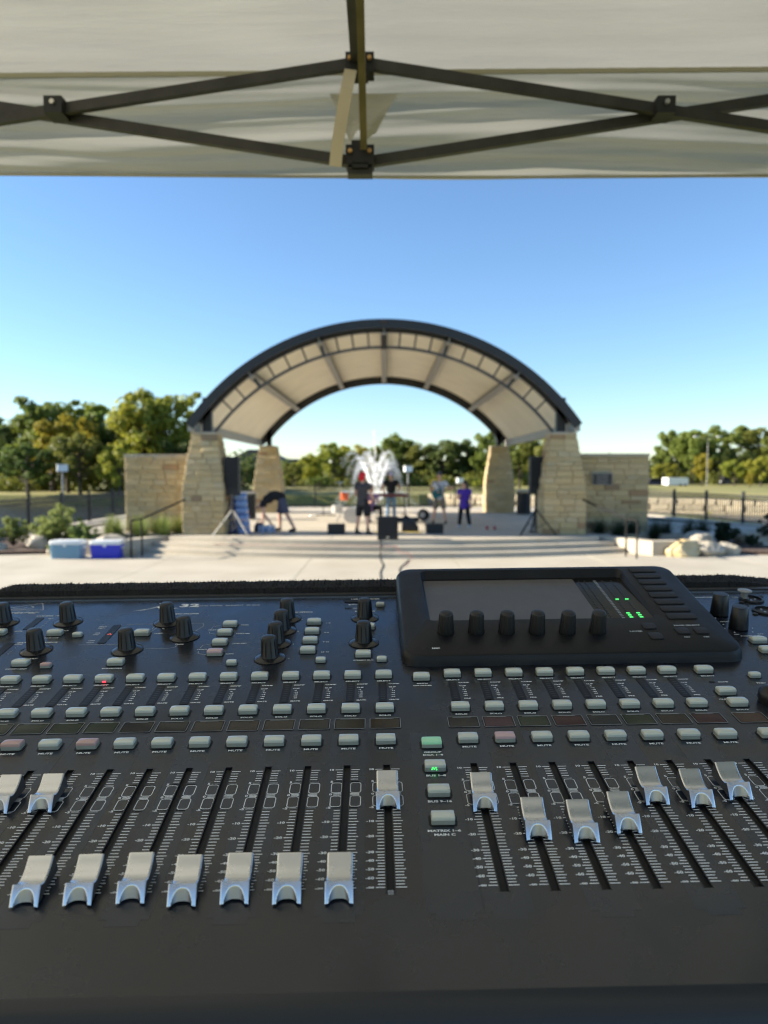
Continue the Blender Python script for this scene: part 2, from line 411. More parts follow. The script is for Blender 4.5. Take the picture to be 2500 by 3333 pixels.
# front truss: lower chord, posts and purlins
YT = 20.98
TC = math.asin(5.0 / 6.24)
arc_band(6.20, 6.27, YT - 0.06, YT + 0.06, TC).build('lower_chord', M['steel_mid'], roof, 30)
arc_band(6.67, 6.81, YT - 0.10, YT + 0.10, TH * 0.97).build('upper_chord', M['steel_dark'], roof, 30)
arc_band(6.50, 6.80, PY1 - 0.1, PY1 + 0.1, TH * 0.97).build('rear_chord', M['steel_dark'], roof, 30)
pur = [-0.62, -0.285, 0.0, 0.285, 0.62]
for t in pur:
    b = MB(); c0 = arcpt(6.66, t, YF + 0.1); c1 = arcpt(6.66, t, YB)
    up = Vector((math.sin(t), 0, math.cos(t)))
    for r, wd, ht in ((6.54, 0.20, 0.02), (6.78, 0.20, 0.02), (6.66, 0.02, 0.23)):
        b.bar(arcpt(r, t, YF + 0.02), arcpt(r, t, YB - 0.02), wd, ht, up=up)
    b.build('purlin', M['steel_grey'], roof)
posts = [0.071, 0.142, 0.213, 0.369, 0.453, 0.537, 0.71, 0.79]
for s in (-1, 1):
    for t in posts + [0.285, 0.62]:
        wd = 0.05 if t in posts else 0.10
        MB().bar(arcpt(6.26, s * t, YT), arcpt(6.69, s * t, YT), wd, 0.06, up=(0, 1, 0)).build('truss_post', M['steel_mid'], roof)
MB().bar(arcpt(6.2, 0, YT), arcpt(6.9, 0, YF - 0.09), 0.17, 0.10, up=(0, 1, 0)).build('centre_post', M['steel_dark'], roof)
for s in (-1, 1):
    for yy, zt in ((PY0, 3.98), (PY1, 3.75)):
        xx = s * (PX - 0.02 - (0.05 if yy > 25 else 0))
        MB().box((xx, yy, (2.95 + zt) / 2), (0.26 if yy < 25 else 0.2, 0.2, zt - 2.95)).build('column', M['steel_dark'], roof)
        MB().box((xx, yy, 2.965), (0.45, 0.4, 0.03)).build('base_plate', M['steel_grey'], roof)

# ------------------------------------------------------------------ picket fences
PICK = MB().box((0, 0, 0.52), (0.026, 0.026, 1.04)).mesh('picket'); PICK.materials.append(M['fence'])
POSTM = MB().box((0, 0, 0.6), (0.085, 0.085, 1.2)).box((0, 0, 1.22), (0.1, 0.1, 0.04)).mesh('post'); POSTM.materials.append(M['fence'])
def fence(pts, z, label, sp=0.125):
    t = thing('metal_fence', label, 'fence', (pts[0][0], pts[0][1], z), 0, 'black metal picket fences')
    o = Vector((pts[0][0], pts[0][1], 0))
    for (ax, ay), (bx, by) in zip(pts[:-1], pts[1:]):
        a = Vector((ax, ay, 0)) - o; bb = Vector((bx, by, 0)) - o; L_ = (bb - a).length; d = (bb - a) / L_
        ang = math.atan2(d.y, d.x)
        for zz in (0.12, 0.92, 1.08): MB().bar(a + Vector((0, 0, zz)), bb + Vector((0, 0, zz)), 0.045, 0.05).build('rail', M['fence'], t)
        npost = max(1, round(L_ / 2.2))
        for k in range(npost + 1): obj('post', POSTM, None, t, a + d * (L_ * k / npost), (0, 0, ang))
        k = sp
        while k < L_ - 0.05:
            obj('picket', PICK, None, t, a + d * k + Vector((0, 0, 0.06)), (0, 0, ang)); k += sp
    return t
fence([(-5.9, 36.3), (6.0, 36.3)], ZS - 0.02, 'rear black picket fence across the back of the stage')
fence([(-12.25, 19.6), (-11.75, 33.2), (-6.1, 36.3)], 0.2, 'left black picket fence behind the shrubs and stone wall')
fence([(6.2, 36.3), (12.4, 33.6), (14.4, 25.4)], 0.2, 'right black picket fence beside the right stone wall')
# low plinths carrying the side fences
for s, pts in ((-1, [(-12.25, 19.6), (-11.75, 33.2), (-6.1, 36.3)]), (1, [(6.2, 36.3), (12.4, 33.6), (14.4, 25.4)])):
    b = MB()
    for (ax, ay), (bx, by) in zip(pts[:-1], pts[1:]): b.bar((ax, ay, 0.02), (bx, by, 0.02), 0.5, 0.36)
    tag(b.build('fence_kerb', M['concrete_step']), kind='structure')
for s in (-1, 1):
    tag(MB().prism([(s * 9.5, 20.7), (s * 12.1, 22), (s * 11.9, 33), (s * 6.5, 36.6), (s * 9.5, 36.5)] if s < 0 else [(9.5, 20.7), (13.9, 26), (12.3, 33.4), (6.5, 36.6), (9.5, 36.5)], -0.05, 0.17).build('side_paving', M['concrete_step']), kind='structure')

# far retaining wall of the pond, in blocks
rw = thing('retaining_wall', 'pale limestone retaining wall along the far right pond shore', 'wall', (4, 62, 0))
A, B = Vector((0, 0, 0)), Vector((24, -16.2, 0)); dirv = (B - A).normalized(); ang = math.atan2(dirv.y, dirv.x)
Lw = (B - A).length
for r_ in range(3):
    pos = -0.4 * (r_ % 2)
    while pos < Lw:
        L1 = random.uniform(0.9, 1.5); c = A + dirv * (pos + L1 / 2)
        put_stone(rw, Vector((c.x, c.y, -0.95 + 0.42 * (r_ + .5))) + Vector((random.uniform(-.05, .05), 0, 0)), (L1 - 0.02, 0.6, 0.41), ang).data = STONES[r_ % 5]; pos += L1
BLK = mat('pale_limestone', (0.62, 0.52, 0.35), 0.9, var=0.2, vscale=2, bump=0.6, bscale=5, obj_var=0.15)
for c in rw.children: c.material_slots[0].link = 'OBJECT'; c.material_slots[0].material = BLK
MB().bar((0, 0.45, -0.4), (B.x, B.y + 0.45, -0.4), 0.5, 1.2).build('earth_core', M['mortar'], rw)

# ------------------------------------------------------------------ handrails on the steps
def handrail(s, label):
    t = thing('stair_handrail', label, 'handrail', (s * 6.42, 17.95, 0), 0, 'stair handrails')
    b = MB(); b.tube([(0, 0, 0), (0, 0, .92), (0, .05, .97), (-s * .12, .45, .98), (-s * .72, 2.5, 1.42), (-s * .80, 2.72, 1.42), (-s * .80, 2.76, 1.36), (-s * .8, 2.76, ZS)], 0.026); b.build('top_rail', M['rail'], t, 40)
    MB().cyl((-s * .12, .45, 0), (-s * .12, .45, .98), .024).build('post', M['rail'], t, 40)
    return t
handrail(-1, 'left dark metal stair handrail climbing beside the left pillar')
handrail(1, 'right dark metal stair handrail beside the pale boulders')

# ------------------------------------------------------------------ speakers and stage gear
def speaker_box(name, label, loc, dims, rz=0, wedge=0.0, group=None, badge=False):
    t = thing(name, label, 'speaker', loc, rz, group); W, D, H = dims
    b = MB(); c = 0.015
    yb, yt = -D / 2, -D / 2 + wedge
    rg = [[Vector((-W / 2, yb, 0)), Vector((W / 2, yb, 0)), Vector((W / 2 * .9, D / 2, 0)), Vector((-W / 2 * .9, D / 2, 0))],
          [Vector((-W / 2, yb + wedge * .1, H * .15)), Vector((W / 2, yb + wedge * .1, H * .15)), Vector((W / 2 * .9, D / 2, H * .15)), Vector((-W / 2 * .9, D / 2, H * .15))],
          [Vector((-W / 2, yt, H)), Vector((W / 2, yt, H)), Vector((W / 2 * .9, D / 2, H)), Vector((-W / 2 * .9, D / 2, H))]]
    b.rings(rg).build('cabinet', M['black_box'], t)
    nrm = math.atan2(wedge * .9, H * .85)
    m = Matrix.Rotation(-nrm, 3, 'X')
    g = MB(); g.box(Vector((0, -D / 2 + wedge * .55 - .012, H * .57)), (W * .88, 0.016, H * .74), m); g.build('grille', M['grille'], t)
    if badge: MB().box((0, -D / 2 - .018, H * .12), (0.07, .006, 0.035)).build('badge', M['alu'], t)
    for s in (-1, 1): MB().box((s * (W / 2 * .95 + .006), D * .1, H * .6), (.012, .12, .04)).build('handle', M['grille'], t)
    return t
# seen from the console the floor box shows its front; boxes that face the audience keep -y forward
speaker_box('floor_speaker', 'black front-fill speaker box standing upright at centre stage edge', (0.10, 19.05, ZS), (0.55, 0.42, 0.62), 0, 0.03, None, True)
speaker_box('monitor_wedge', 'low black monitor wedge left of the person in the red hat', (-1.40, 20.75, ZS), (0.52, 0.42, 0.30), math.pi, 0.16, 'stage monitors')
speaker_box('monitor_wedge', 'low black monitor wedge in front of the guitar player', (1.50, 20.95, ZS), (0.53, 0.42, 0.29), math.pi, 0.16, 'stage monitors')
def tripod(x, y, top, label):
    t = thing('speaker_stand', label, 'stand', (x, y, ZS), 0, 'tripod speaker stands')
    MB().cyl((0, 0, .12), (0, 0, top), .0185).cyl((0, 0, .12), (0, 0, .9), .024).build('pole', M['black_box'], t, 40)
    MB().cyl((0, 0, .66), (0, 0, .78), .045).build('collar', M['grille'], t, 40)
    for k, a in enumerate((R(215), R(325), R(90))):
        d = Vector((math.cos(a), math.sin(a), 0))
        MB().bar(d * .03 + Vector((0, 0, .72)), d * .62 + Vector((0, 0, .02)), .045, .022).build('leg', M['alu'] if x < 0 else M['rail'], t)
        MB().bar(Vector((0, 0, .2)) + d * .02, d * .34 + Vector((0, 0, .36)), .02, .012).build('brace', M['black_box'], t)
    return t
tripod(-4.30, 20.15, 1.2, 'tripod speaker stand with pale legs beside the water cases')
tripod(4.36, 20.35, 1.2, 'tripod speaker stand with dark legs beside front right pillar')
speaker_box('pole_speaker', 'tall black loudspeaker on a stand beside front left pillar', (-4.42, 20.75, ZS + 1.13), (0.42, 0.42, 1.12), 0, 0.02, 'main loudspeakers')
speaker_box('pole_speaker', 'tall black loudspeaker on a stand beside front right pillar', (4.55, 21.3, ZS + 1.15), (0.40, 0.42, 1.12), 0, 0.02, 'main loudspeakers')
# stands under the loudspeakers
for x, y in ((-4.42, 20.75), (4.55, 21.3)):
    side = 'left' if x < 0 else 'right'
    t = thing('speaker_pole', 'thin black pole under the ' + side + ' tall loudspeaker', 'pole', (x, y, ZS), 0, 'loudspeaker poles')
    MB().cyl((0, 0, 0.02), (0, 0, 1.13), .02).build('tube', M['black_box'], t, 40); MB().cyl((0, 0, 0), (0, 0, .02), .2, n=24).build('base', M['black_box'], t, 40)

# keyboard on its stand
KY = 26.6; kx = 0.26
t = thing('keyboard_stand', 'thin-legged black stand under the red keyboard', 'stand', (kx, KY, ZS))
for s in (-1, 1):
    MB().cyl((s * .55, -.22, 0), (s * .5, -.1, .86), .016).build('leg', M['black_box'], t, 40); MB().cyl((s * .55, .22, 0), (s * .5, .1, .86), .016).build('leg', M['black_box'], t, 40)
    MB().cyl((s * .5, -.2, .865), (s * .5, .2, .865), .016).build('arm', M['black_box'], t, 40)
MB().cyl((-.52, 0, .5), (.52, 0, .5), .014).build('crossbar', M['black_box'], t, 40)
t = thing('keyboard', 'long red stage keyboard on a stand before the player in the white cap', 'keyboard', (kx, KY, ZS + .882))
MB().box((0, 0, .05), (1.27, .33, .10)).build('case', mat('red_case', (0.16, 0.018, 0.02), 0.35), t)
MB().box((0, .09, .106), (1.15, .14, .012)).build('white_key_row', mat('keys_white', (0.7, 0.7, 0.67), 0.3), t)
b = MB()
for k in range(48):
    if k % 7 not in (2, 6): b.box((-.56 + k * .0235, .065, .116), (.011, .09, .012))
b.build('black_key_row', M['black_box'], t)
MB().box((0, -.1, .104), (1.1, .1, .006)).build('control_panel', M['grille'], t)

# drum kit
t = thing('drum_kit', 'small drum kit with orange tom and clear shells beside the red hat', 'drum kit', (-1.25, 25.3, ZS))
OR = mat('orange_shell', (0.75, 0.13, 0.02), 0.3); CL = mat('clear_shell', (0.6, 0.58, 0.55), 0.15, alpha=0.75); CY = mat('cymbal_brass', (0.75, 0.6, 0.3), 0.22, metal=1.0); CH = mat('chrome', (0.8, 0.8, 0.8), 0.12, metal=1.0)
MB().cyl((-.16, 0, .80), (-.16, .04, 1.08), .15, n=24).build('orange_tom', OR, t, 40)
MB().cyl((-.16, -.01, 1.075), (-.16, -.008, 1.10), .156, n=24).build('tom_hoop', CH, t, 40)
MB().cyl((.1, -.2, .28), (.1, .22, .28), .28, n=28).build('bass_drum', CL, t, 40)
MB().cyl((-.42, .05, .35), (-.42, .05, .62), .2, n=24).build('floor_tom', CL, t, 40)
MB().cyl((.45, .35, .55), (.45, .35, .70), .18, n=24).build('snare_drum', CH, t, 40)
for x_, y_, z_ in ((-.33, .2, 1.42), (.62, .1, 1.2), (-.3, -.1, 1.16)):
    MB().lathe([(.01, 0), (.2, .0), (.2, .004), (.06, .02), (.02, .04)], 24, (x_, y_, z_)).build('cymbal', CY, t, 40)
    MB().cyl((x_, y_, .05), (x_, y_, z_), .012).build('cymbal_stand', CH, t, 40)
    for a in range(3): MB().cyl((x_, y_, .3), (x_ + .25 * math.cos(a * 2.1), y_ + .25 * math.sin(a * 2.1), 0.01), .009).build('stand_leg', CH, t, 40)

# loose gear
t = thing('gear_bag', 'slumped black gig bag standing behind the front-fill speaker', 'bag', (0.78, 21.6, ZS))
MB().rings([[Vector((x_ * k + dx, y_ * k2, z_)) for x_, y_ in ((-.24, -.14), (.26, -.16), (.28, .15), (-.22, .16))] for k, k2, z_, dx in ((1, 1, 0, 0), (1.02, 1.1, .12, 0), (.75, .95, .32, -.05), (.3, .5, .46, -.12), (.12, .2, .5, -.14))]).build('body', M['black_box'], t, 50)
MB().tube([(-.25, 0, .48), (-.2, .05, .56), (-.1, .05, .5), (-.05, 0, .4)], .014).build('strap', M['grille'], t, 40)
t = thing('gear_case', 'low black gear case with a round lid piece lying open behind', 'case', (1.0, 26.0, ZS))
MB().box((-.2, 0, .07), (.95, .34, .14)).build('tray', M['black_box'], t)
MB().cyl((.45, -.12, .24), (.45, .12, .24), .21, n=24).build('round_lid', M['black_box'], t, 40)
MB().cyl((.40, -.13, .24), (.40, -.121, .24), .10, n=24).build('lid_lining', mat('grey_lining', (0.5, 0.48, 0.45), 0.8), t, 40)
t = thing('folded_stand', 'folded dark stand lying on the stage left of the drum kit', 'stand', (-2.45, 28.6, ZS))
MB().tube([(-.3, 0, .05), (0, 0, .09), (.5, .05, .05)], .022).build('tube', M['rail'], t, 40)
for a in (-.6, .1, .7): MB().cyl((-.28, 0, .06), (-.55, a * .3, .02), .012).build('leg', CH, t, 40)
MB().cyl((0, 0, .02), (0, 0, .5), .015).build('upright', M['rail'], t, 40)
RED = mat('red_plastic', (0.5, 0.03, 0.04), 0.4)
for k, (x_, y_) in enumerate(((3.25, 22.3), (3.48, 22.25))):
    t = thing('red_cup', ('left' if k == 0 else 'right') + ' of two red cups on the shaded stage floor', 'cup', (x_, y_, ZS), 0, 'red cups')
    MB().lathe([(.035, 0), (.05, .115), (.053, .12), (.047, .118), (.033, .006)], 18).build('cup', RED, t, 40)
    MB().lathe([(.0525, .112), (.056, .118), (.0525, .124)], 18).build('rim', mat('white_plastic_%d' % k, (0.7, 0.7, 0.7), .4), t, 40)
# yellow cable on the stage and the two cables running to the console
def cable(name, label, pts, r, m_):
    P = [Vector(p) for p in pts]; out = []
    for i in range(len(P) - 1):
        p0, p1, p2, p3 = P[max(i - 1, 0)], P[i], P[i + 1], P[min(i + 2, len(P) - 1)]
        for k in range(8):
            u = k / 8; out.append(0.5 * ((2 * p1) + (p2 - p0) * u + (2 * p0 - 5 * p1 + 4 * p2 - p3) * u * u + (3 * p1 - p0 - 3 * p2 + p3) * u ** 3))
    out.append(P[-1]); tag(MB().tube(out, r, 6).build(name, m_, None, 60), label, 'cable')
T0, T1 = ZS - .13, ZS - .26
cable('cable', 'black cable dropping down the steps and across the plaza', [(-.10, 19.2, ZS + .012), (-.09, 18.80, ZS + .012), (-.09, 18.73, ZS), (-.09, 18.70, T0 + .03), (-.09, 18.36, T0 + .012), (-.09, 18.31, T0), (-.09, 17.97, T1 + .01), (-.10, 17.92, T1), (-.1, 17.88, .02), (-.06, 17.2, .012), (-.02, 16.5, .012), (-.08, 15.4, .012), (-.05, 14.2, .012), (.0, 13.2, .012)], .013, M['grille'])
cable('cable', 'dark loose cable looping on the plaza right of the straight one', [(.62, 17.6, .012), (.48, 16.8, .012), (.36, 16.0, .012), (.34, 15.2, .012), (.28, 14.2, .012), (.30, 13.2, .012)], .013, M['rail'])
cable('cable', 'thin red cable lying along the middle step', [(-4.6, 18.98, T0 + .008), (-3.3, 18.75, T0 + .008), (-1.8, 18.58, T0 + .008), (-.2, 18.5, T0 + .008), (.3, 18.38, T0 + .008), (.36, 18.3, T0 - .02), (.4, 18.15, T1 + .008), (.62, 17.97, T1 + .008), (.66, 17.9, T1 - .03), (.7, 17.8, .008), (.6, 17.2, .008), (.5, 16.4, .008)], .006, mat('dull_red_cable', (.32, .07, .06), .6))
cable('cable', 'yellow cable lying across the stage behind the front-fill speaker', [(-.3, 21.3, ZS + .01), (.2, 21.2, ZS + .01), (.6, 21.25, ZS + .01), (1.1, 21.1, ZS + .01)], .012, mat('yellow_cable', (0.55, 0.4, 0.03), .5))

# slatted litter bins
def bin_(x, y, label):
    t = thing('litter_bin', label, 'bin', (x, y, ZS), 0, 'slatted litter bins')
    MB().cyl((0, 0, .04), (0, 0, .9), .24, n=20).build('liner', M['grille'], t, 40)
    for k in range(16):
        a = 2 * math.pi * k / 16; MB().box((.29 * math.cos(a), .29 * math.sin(a), .5), (.02, .07, .96), Matrix.Rotation(a, 3, 'Z')).build('slat', M['steel_dark'], t)
    MB().lathe([(.28, .97), (.33, .98), (.33, 1.02), (.2, 1.05), (.2, 1.0)], 24).build('lid_ring', M['steel_grey'], t, 40)
bin_(-5.22, 27.2, 'dark slatted litter bin behind the blue water cases'); bin_(5.95, 30.2, 'dark slatted litter bin left of the front right pillar')

# cases of bottled water
WR = mat('blue_wrap', (0.045, 0.13, 0.42), 0.18, var=0.5, vscale=18, coat=0.3, col2=(0.16, 0.32, 0.62)); WR2 = mat('blue_wrap_deep', (0.03, 0.07, 0.42), 0.2, var=0.4, vscale=14, col2=(0.10, 0.2, 0.55)); CAPM = mat('cap_white', (0.75, 0.77, 0.8), 0.4)
def pack_meshes():
    b = MB(); c = MB(); l = MB()
    for i in range(4):
        for j in range(3):
            p = Vector((-.118 + .079 * i, -.078 + .078 * j, 0))
            b.lathe([(.03, 0), (.039, .012), (.039, .125), (.03, .155), (.014, .178), (.014, .185)], 12, p)
            c.cyl(p + Vector((0, 0, .185)), p + Vector((0, 0, .2)), .016, n=10)
            l.cyl(p + Vector((0, 0, .055)), p + Vector((0, 0, .105)), .0395, n=12, caps=False)
    return b.mesh('bottles', 40), c.mesh('caps', 40), l.mesh('labels', 40)
PB, PC, PLB = pack_meshes()
LBL = mat('bottle_label', (0.38, 0.5, 0.72), 0.3)
ordw = ['lowest', 'second', 'third', 'fourth', 'fifth', 'topmost']
def stack(x, y, n, col, m_, lean):
    for k in range(n):
        nm = ordw[k] if k < n - 1 else 'topmost'
        t = thing('water_case', f'{nm} blue case of water bottles counted upward in the {col} stack', 'water case', (x + lean * k + random.uniform(-.01, .01), y, ZS + .004 + .2015 * k), random.uniform(-.05, .05), 'stacked cases of bottled water')
        obj('bottles', PB, m_, t); obj('caps', PC, CAPM, t); obj('labels', PLB, LBL, t)
        w_ = MB().box((0, 0, .03), (.325, .245, .05)).build('shrink_wrap', m_, t)
stack(-4.12, 20.9, 6, 'front right', WR, -.018); stack(-4.50, 21.25, 6, 'rear left', WR2, 0.0)
# bottles and bags at the bending person's hands
for k, (x_, y_) in enumerate(((-3.72, 21.15), (-3.6, 21.0), (-3.48, 21.2), (-3.4, 21.02), (-3.28, 21.15))):
    t = thing('water_bottle', f"{['first', 'second', 'third', 'fourth', 'fifth'][k]} loose clear bottle from the left at the bending person's hands", 'bottle', (x_, y_, ZS), 0, 'loose bottles on the stage')
    MB().lathe([(.03, 0), (.036, .01), (.036, .15), (.028, .19), (.014, .22), (.014, .23)], 14).build('bottle', mat('pale_bottle_%d' % k, (0.45, 0.52, 0.68), .15, alpha=.8), t, 40)
    MB().cyl((0, 0, .23), (0, 0, .25), .017).build('cap', CAPM if k else RED, t, 40)
t = thing('open_water_case', 'torn open case of clear bottles on the stage under the bending person', 'water case', (-3.5, 21.4, ZS + .003))
obj('bottles', PB, LBL, t); obj('caps', PC, CAPM, t)
t = thing('grey_bag', 'small dark grey bag with red trim beside the water cases', 'bag', (-3.78, 21.45, ZS))
MB().rings([[Vector((x_ * k, y_ * k, z_)) for x_, y_ in ((-.14, -.1), (.14, -.1), (.15, .1), (-.13, .1))] for k, z_ in ((1, 0), (1.05, .1), (.85, .22), (.5, .28))]).build('body', mat('grey_cloth', (.07, .07, .09), .9), t, 50)
MB().tube([(-.08, 0, .26), (-.04, 0, .36), (.04, 0, .36), (.08, 0, .26)], .012).build('handle', RED, t, 40)

# coolers on the plaza
def cooler(x, y, dims, body, lid, label, rz=0):
    W, D, H = dims; t = thing('cooler', label, 'cooler', (x, y, 0.007), rz, 'picnic coolers')
    def rr(w_, d_, r_, z_):
        out = []
        for cx, cy, a0 in ((1, 1, 0), (-1, 1, 90), (-1, -1, 180), (1, -1, 270)):
            for k in range(4): a = R(a0 + 30 * k); out.append(Vector((cx * (w_ / 2 - r_) + r_ * math.cos(a), cy * (d_ / 2 - r_) + r_ * math.sin(a), z_)))
        return out
    MB().rings([rr(W * .93, D * .92, .03, 0), rr(W, D, .035, H * .78)]).build('body', body, t, 40)
    MB().rings([rr(W * 1.02, D * 1.03, .04, H * .785), rr(W * 1.03, D * 1.04, .04, H * .93), rr(W * .97, D * .96, .04, H)]).build('lid', lid, t, 40)
    for s in (-1, 1): MB().box((s * (W / 2 + .008), 0, H * .6), (.03, .2, .035)).build('handle', lid, t)
    MB().box((0, -D / 2 - .012, H * .75), (.07, .02, .07)).build('latch', lid, t)
    b = MB(); b.box((0, -D / 2 * .965 - .004, H * .42), (W * .6, .006, H * .3)); b.build('front_recess', body, t)
WHT = mat('cooler_white', (0.75, 0.76, 0.74), .4, var=.05, vscale=10)
cooler(-8.06, 18.05, (.78, .42, .46), mat('cooler_teal', (0.14, 0.28, 0.40), .45), WHT, 'slate blue cooler with white lid at the plaza edge, left of the pair')
cooler(-7.10, 18.15, (.76, .42, .44), mat('cooler_blue', (0.01, 0.03, 0.52), .35), WHT, 'bright blue cooler with white lid at the plaza edge, right of the pair', .05)

# ------------------------------------------------------------------ boulders
def boulder(x, y, z, s, m_, label, seed):
    r = random.Random(seed); bm = bmesh.new(); bmesh.ops.create_icosphere(bm, subdivisions=3, radius=1.0)
    pl = [(Vector((r.uniform(-1, 1), r.uniform(-1, 1), r.uniform(-.6, 1))).normalized(), r.uniform(.62, .9)) for _ in range(9)]
    for v in bm.verts:
        for n_, d_ in pl:
            k = v.co.dot(n_) - d_
            if k > 0: v.co -= n_ * k
        v.co += Vector((r.uniform(-1, 1), r.uniform(-1, 1), r.uniform(-1, 1))) * .025
        v.co = Vector((v.co.x * s[0], v.co.y * s[1], v.co.z * s[2] * .85 + s[2] * .5))
    me = bpy.data.meshes.new('boulder'); bm.to_mesh(me); bm.free()
    o = obj('boulder', me, m_, None, (x, y, z - .04), (0, 0, r.uniform(0, 6))); tag(o, label, 'boulder', 'landscape boulders')
BO, BG = M['boulder'], M['boulder_gold']
for i, a in enumerate(((7.85, 18.55, .0, (.52, .45, .36), BG, 'golden boulder nearest the right handrail'), (8.5, 18.6, .0, (.50, .42, .32), BO, 'pale flat boulder in the middle of the right row'), (9.15, 18.8, .03, (.36, .32, .28), BO, 'small pale boulder at the right end of the front row'),
                       (8.9, 19.9, .08, (.7, .5, .4), BO, 'rounded pale boulder behind the right row'), (10.9, 20.8, .08, (.6, .5, .4), BO, 'bluish pale boulder between the right shrubs'), (-7.35, 19.2, .05, (.72, .55, .38), BO, 'large pale boulder behind the bright blue cooler'),
                       (-6.95, 18.45, .0, (.5, .4, .30), BO, 'pale boulder touching the right end of the coolers'), (-7.9, 19.6, .08, (.45, .4, .3), BO, 'pinkish boulder between shrub and large pale boulder'), (-8.62, 18.7, .04, (.3, .26, .24), BO, 'small round white boulder left of the coolers'), (-9.6, 19.7, .08, (.42, .4, .3), BO, 'pale boulder hidden between two left shrubs'), (-10.6, 19.3, .08, (.3, .3, .2), BO, 'small grey stone at the far left bed'))):
    boulder(*a[:6], seed=40 + i)

# ------------------------------------------------------------------ shrubs, grasses and trees
def leaf_mat(name, c1, c2, tr=0.45):
    return mat(name, c1, 0.6, spec=0.3, var=0.3, vscale=2.2, col2=c2, translucent=tr, hue=0.012, obj_var=0.12)
LF = {'dark': leaf_mat('leaves_dark', (0.075, 0.112, 0.028), (0.165, 0.21, 0.05)), 'mid': leaf_mat('leaves_mid', (0.135, 0.185, 0.035), (0.26, 0.30, 0.06)),
      'lime': leaf_mat('leaves_lime', (0.24, 0.27, 0.036), (0.40, 0.40, 0.055)), 'gold': leaf_mat('leaves_gold', (0.30, 0.25, 0.03), (0.42, 0.35, 0.045)), 'olive': leaf_mat('leaves_olive', (0.15, 0.17, 0.034), (0.28, 0.28, 0.055))}
BARK = mat('bark', (0.075, 0.06, 0.045), .9, var=.3, vscale=6, bump=.8, bscale=14)
def leaf_cloud(name, centers, radii, n, size, seed, droop=0.3):
    g = np.random.default_rng(seed); k = len(centers); idx = g.integers(0, k, n)
    d = g.normal(size=(n, 3)); d /= np.linalg.norm(d, axis=1)[:, None]; rad = g.random(n) ** 0.45
    C = np.array(centers)[idx] + d * (np.array(radii)[idx] * rad)[:, None] * np.array([1, 1, .8])
    nr = d + g.normal(size=(n, 3)) * .7 + np.array([0, 0, .5]); nr /= np.linalg.norm(nr, axis=1)[:, None]
    a = np.cross(nr, g.normal(size=(n, 3))); a /= np.linalg.norm(a, axis=1)[:, None]; b = np.cross(nr, a)
    s = size * g.uniform(.6, 1.4, n)[:, None]
    V = np.empty((n, 4, 3)); V[:, 0] = C - a * s; V[:, 1] = C - b * s * .55; V[:, 2] = C + a * s; V[:, 3] = C + b * s * .55 - nr * s * droop
    me = bpy.data.meshes.new(name); me.vertices.add(n * 4); me.vertices.foreach_set('co', V.reshape(-1))
    me.loops.add(n * 4); me.loops.foreach_set('vertex_index', np.arange(n * 4)); me.polygons.add(n)
    me.polygons.foreach_set('loop_start', np.arange(n) * 4); me.polygons.foreach_set('loop_total', np.full(n, 4)); me.update(); me.validate(); return me
def tree_variant(seed, wide, nl=8500):
    """unit tree, height 1; returns trunk mesh and crown mesh"""
    r = random.Random(seed); tb = MB(); cen = []; rad = []
    tb.tube([(0, 0, -.02), (.01, 0, .12), (-.01, .01, .3), (.01, 0, .55), (0, 0, .8)], [.030, .024, .019, .012, .004], 8)
    nb = 17
    for k in range(nb):
        z0 = .16 + .5 * k / nb; a = k * 2.4 + r.uniform(-.4, .4); z1 = min(.93, z0 + r.uniform(.12, .32))
        env = math.sin(math.pi * min(1, max(0.05, (z1 - .08) / .95))) ** .6
        L_ = wide * env * r.uniform(.55, 1.0)
        e = Vector((L_ * math.cos(a), L_ * math.sin(a), z1)); m_ = e * .5 + Vector((0, 0, z0 * .5 - .01))
        tb.tube([(0, 0, z0), m_, e], [.012, .008, .003], 5)
        cen.append(tuple(e)); rad.append(r.uniform(.075, .14))
        cen.append((m_.x * 1.2, m_.y * 1.2, m_.z + r.uniform(0, .06))); rad.append(r.uniform(.06, .11))
        for _ in range(2):
            cen.append((e.x + r.uniform(-.1, .1), e.y + r.uniform(-.1, .1), e.z + r.uniform(-.08, .08))); rad.append(r.uniform(.03, .07))
    cen.append((0, 0, .88)); rad.append(.1)
    return tb.mesh('trunk', 50), leaf_cloud('crown', cen, rad, nl, .024, seed)
TV = [tree_variant(1, .34), tree_variant(2, .42), tree_variant(3, .28), tree_variant(4, .5), tree_variant(5, .38)]
def tree(px, Y, top_py, v, lf, label, group, wide=1.0, z0=0.25):
    X = (px - 1250) / 2311 * Y; H = CAMZ + (1535 - top_py) / 2311 * Y - z0
    t = thing('tree', label, 'tree', (X, Y, z0), random.uniform(0, 6.28), group); t.scale = (H * wide, H * wide, H)
    obj('trunk', TV[v][0], BARK, t); obj('crown', TV[v][1], LF[lf], t)
gl, gc, gr = 'trees behind the left wall', 'trees across the pond', 'trees beyond the right field'
tree(20, 74, 1372, 1, 'dark', 'dark green tree at the far left edge of the picture', gl, .95)
tree(105, 78, 1335, 3, 'mid', 'green tree second from the left edge behind the lamp', gl)
tree(175, 70, 1292, 0, 'mid', 'tall green tree with high crown above the left lamp post', gl, 1.05)
tree(222, 66, 1330, 4, 'gold', 'yellowing tree in the middle of the left clump', gl, .9)
tree(300, 75, 1295, 2, 'lime', 'light green tree right of the yellowing one', gl, 1.1)
tree(262, 62, 1395, 3, 'olive', 'low olive tree in front of the left clump', gl)
tree(375, 72, 1325, 1, 'mid', 'green tree just left of the tall lime tree', gl)
tree(440, 70, 1345, 4, 'dark', 'dark tree filling the gap above the left stone wall', gl)
tree(468, 66, 1248, 4, 'lime', 'tallest lime green tree left of the roof edge', gl, .9)
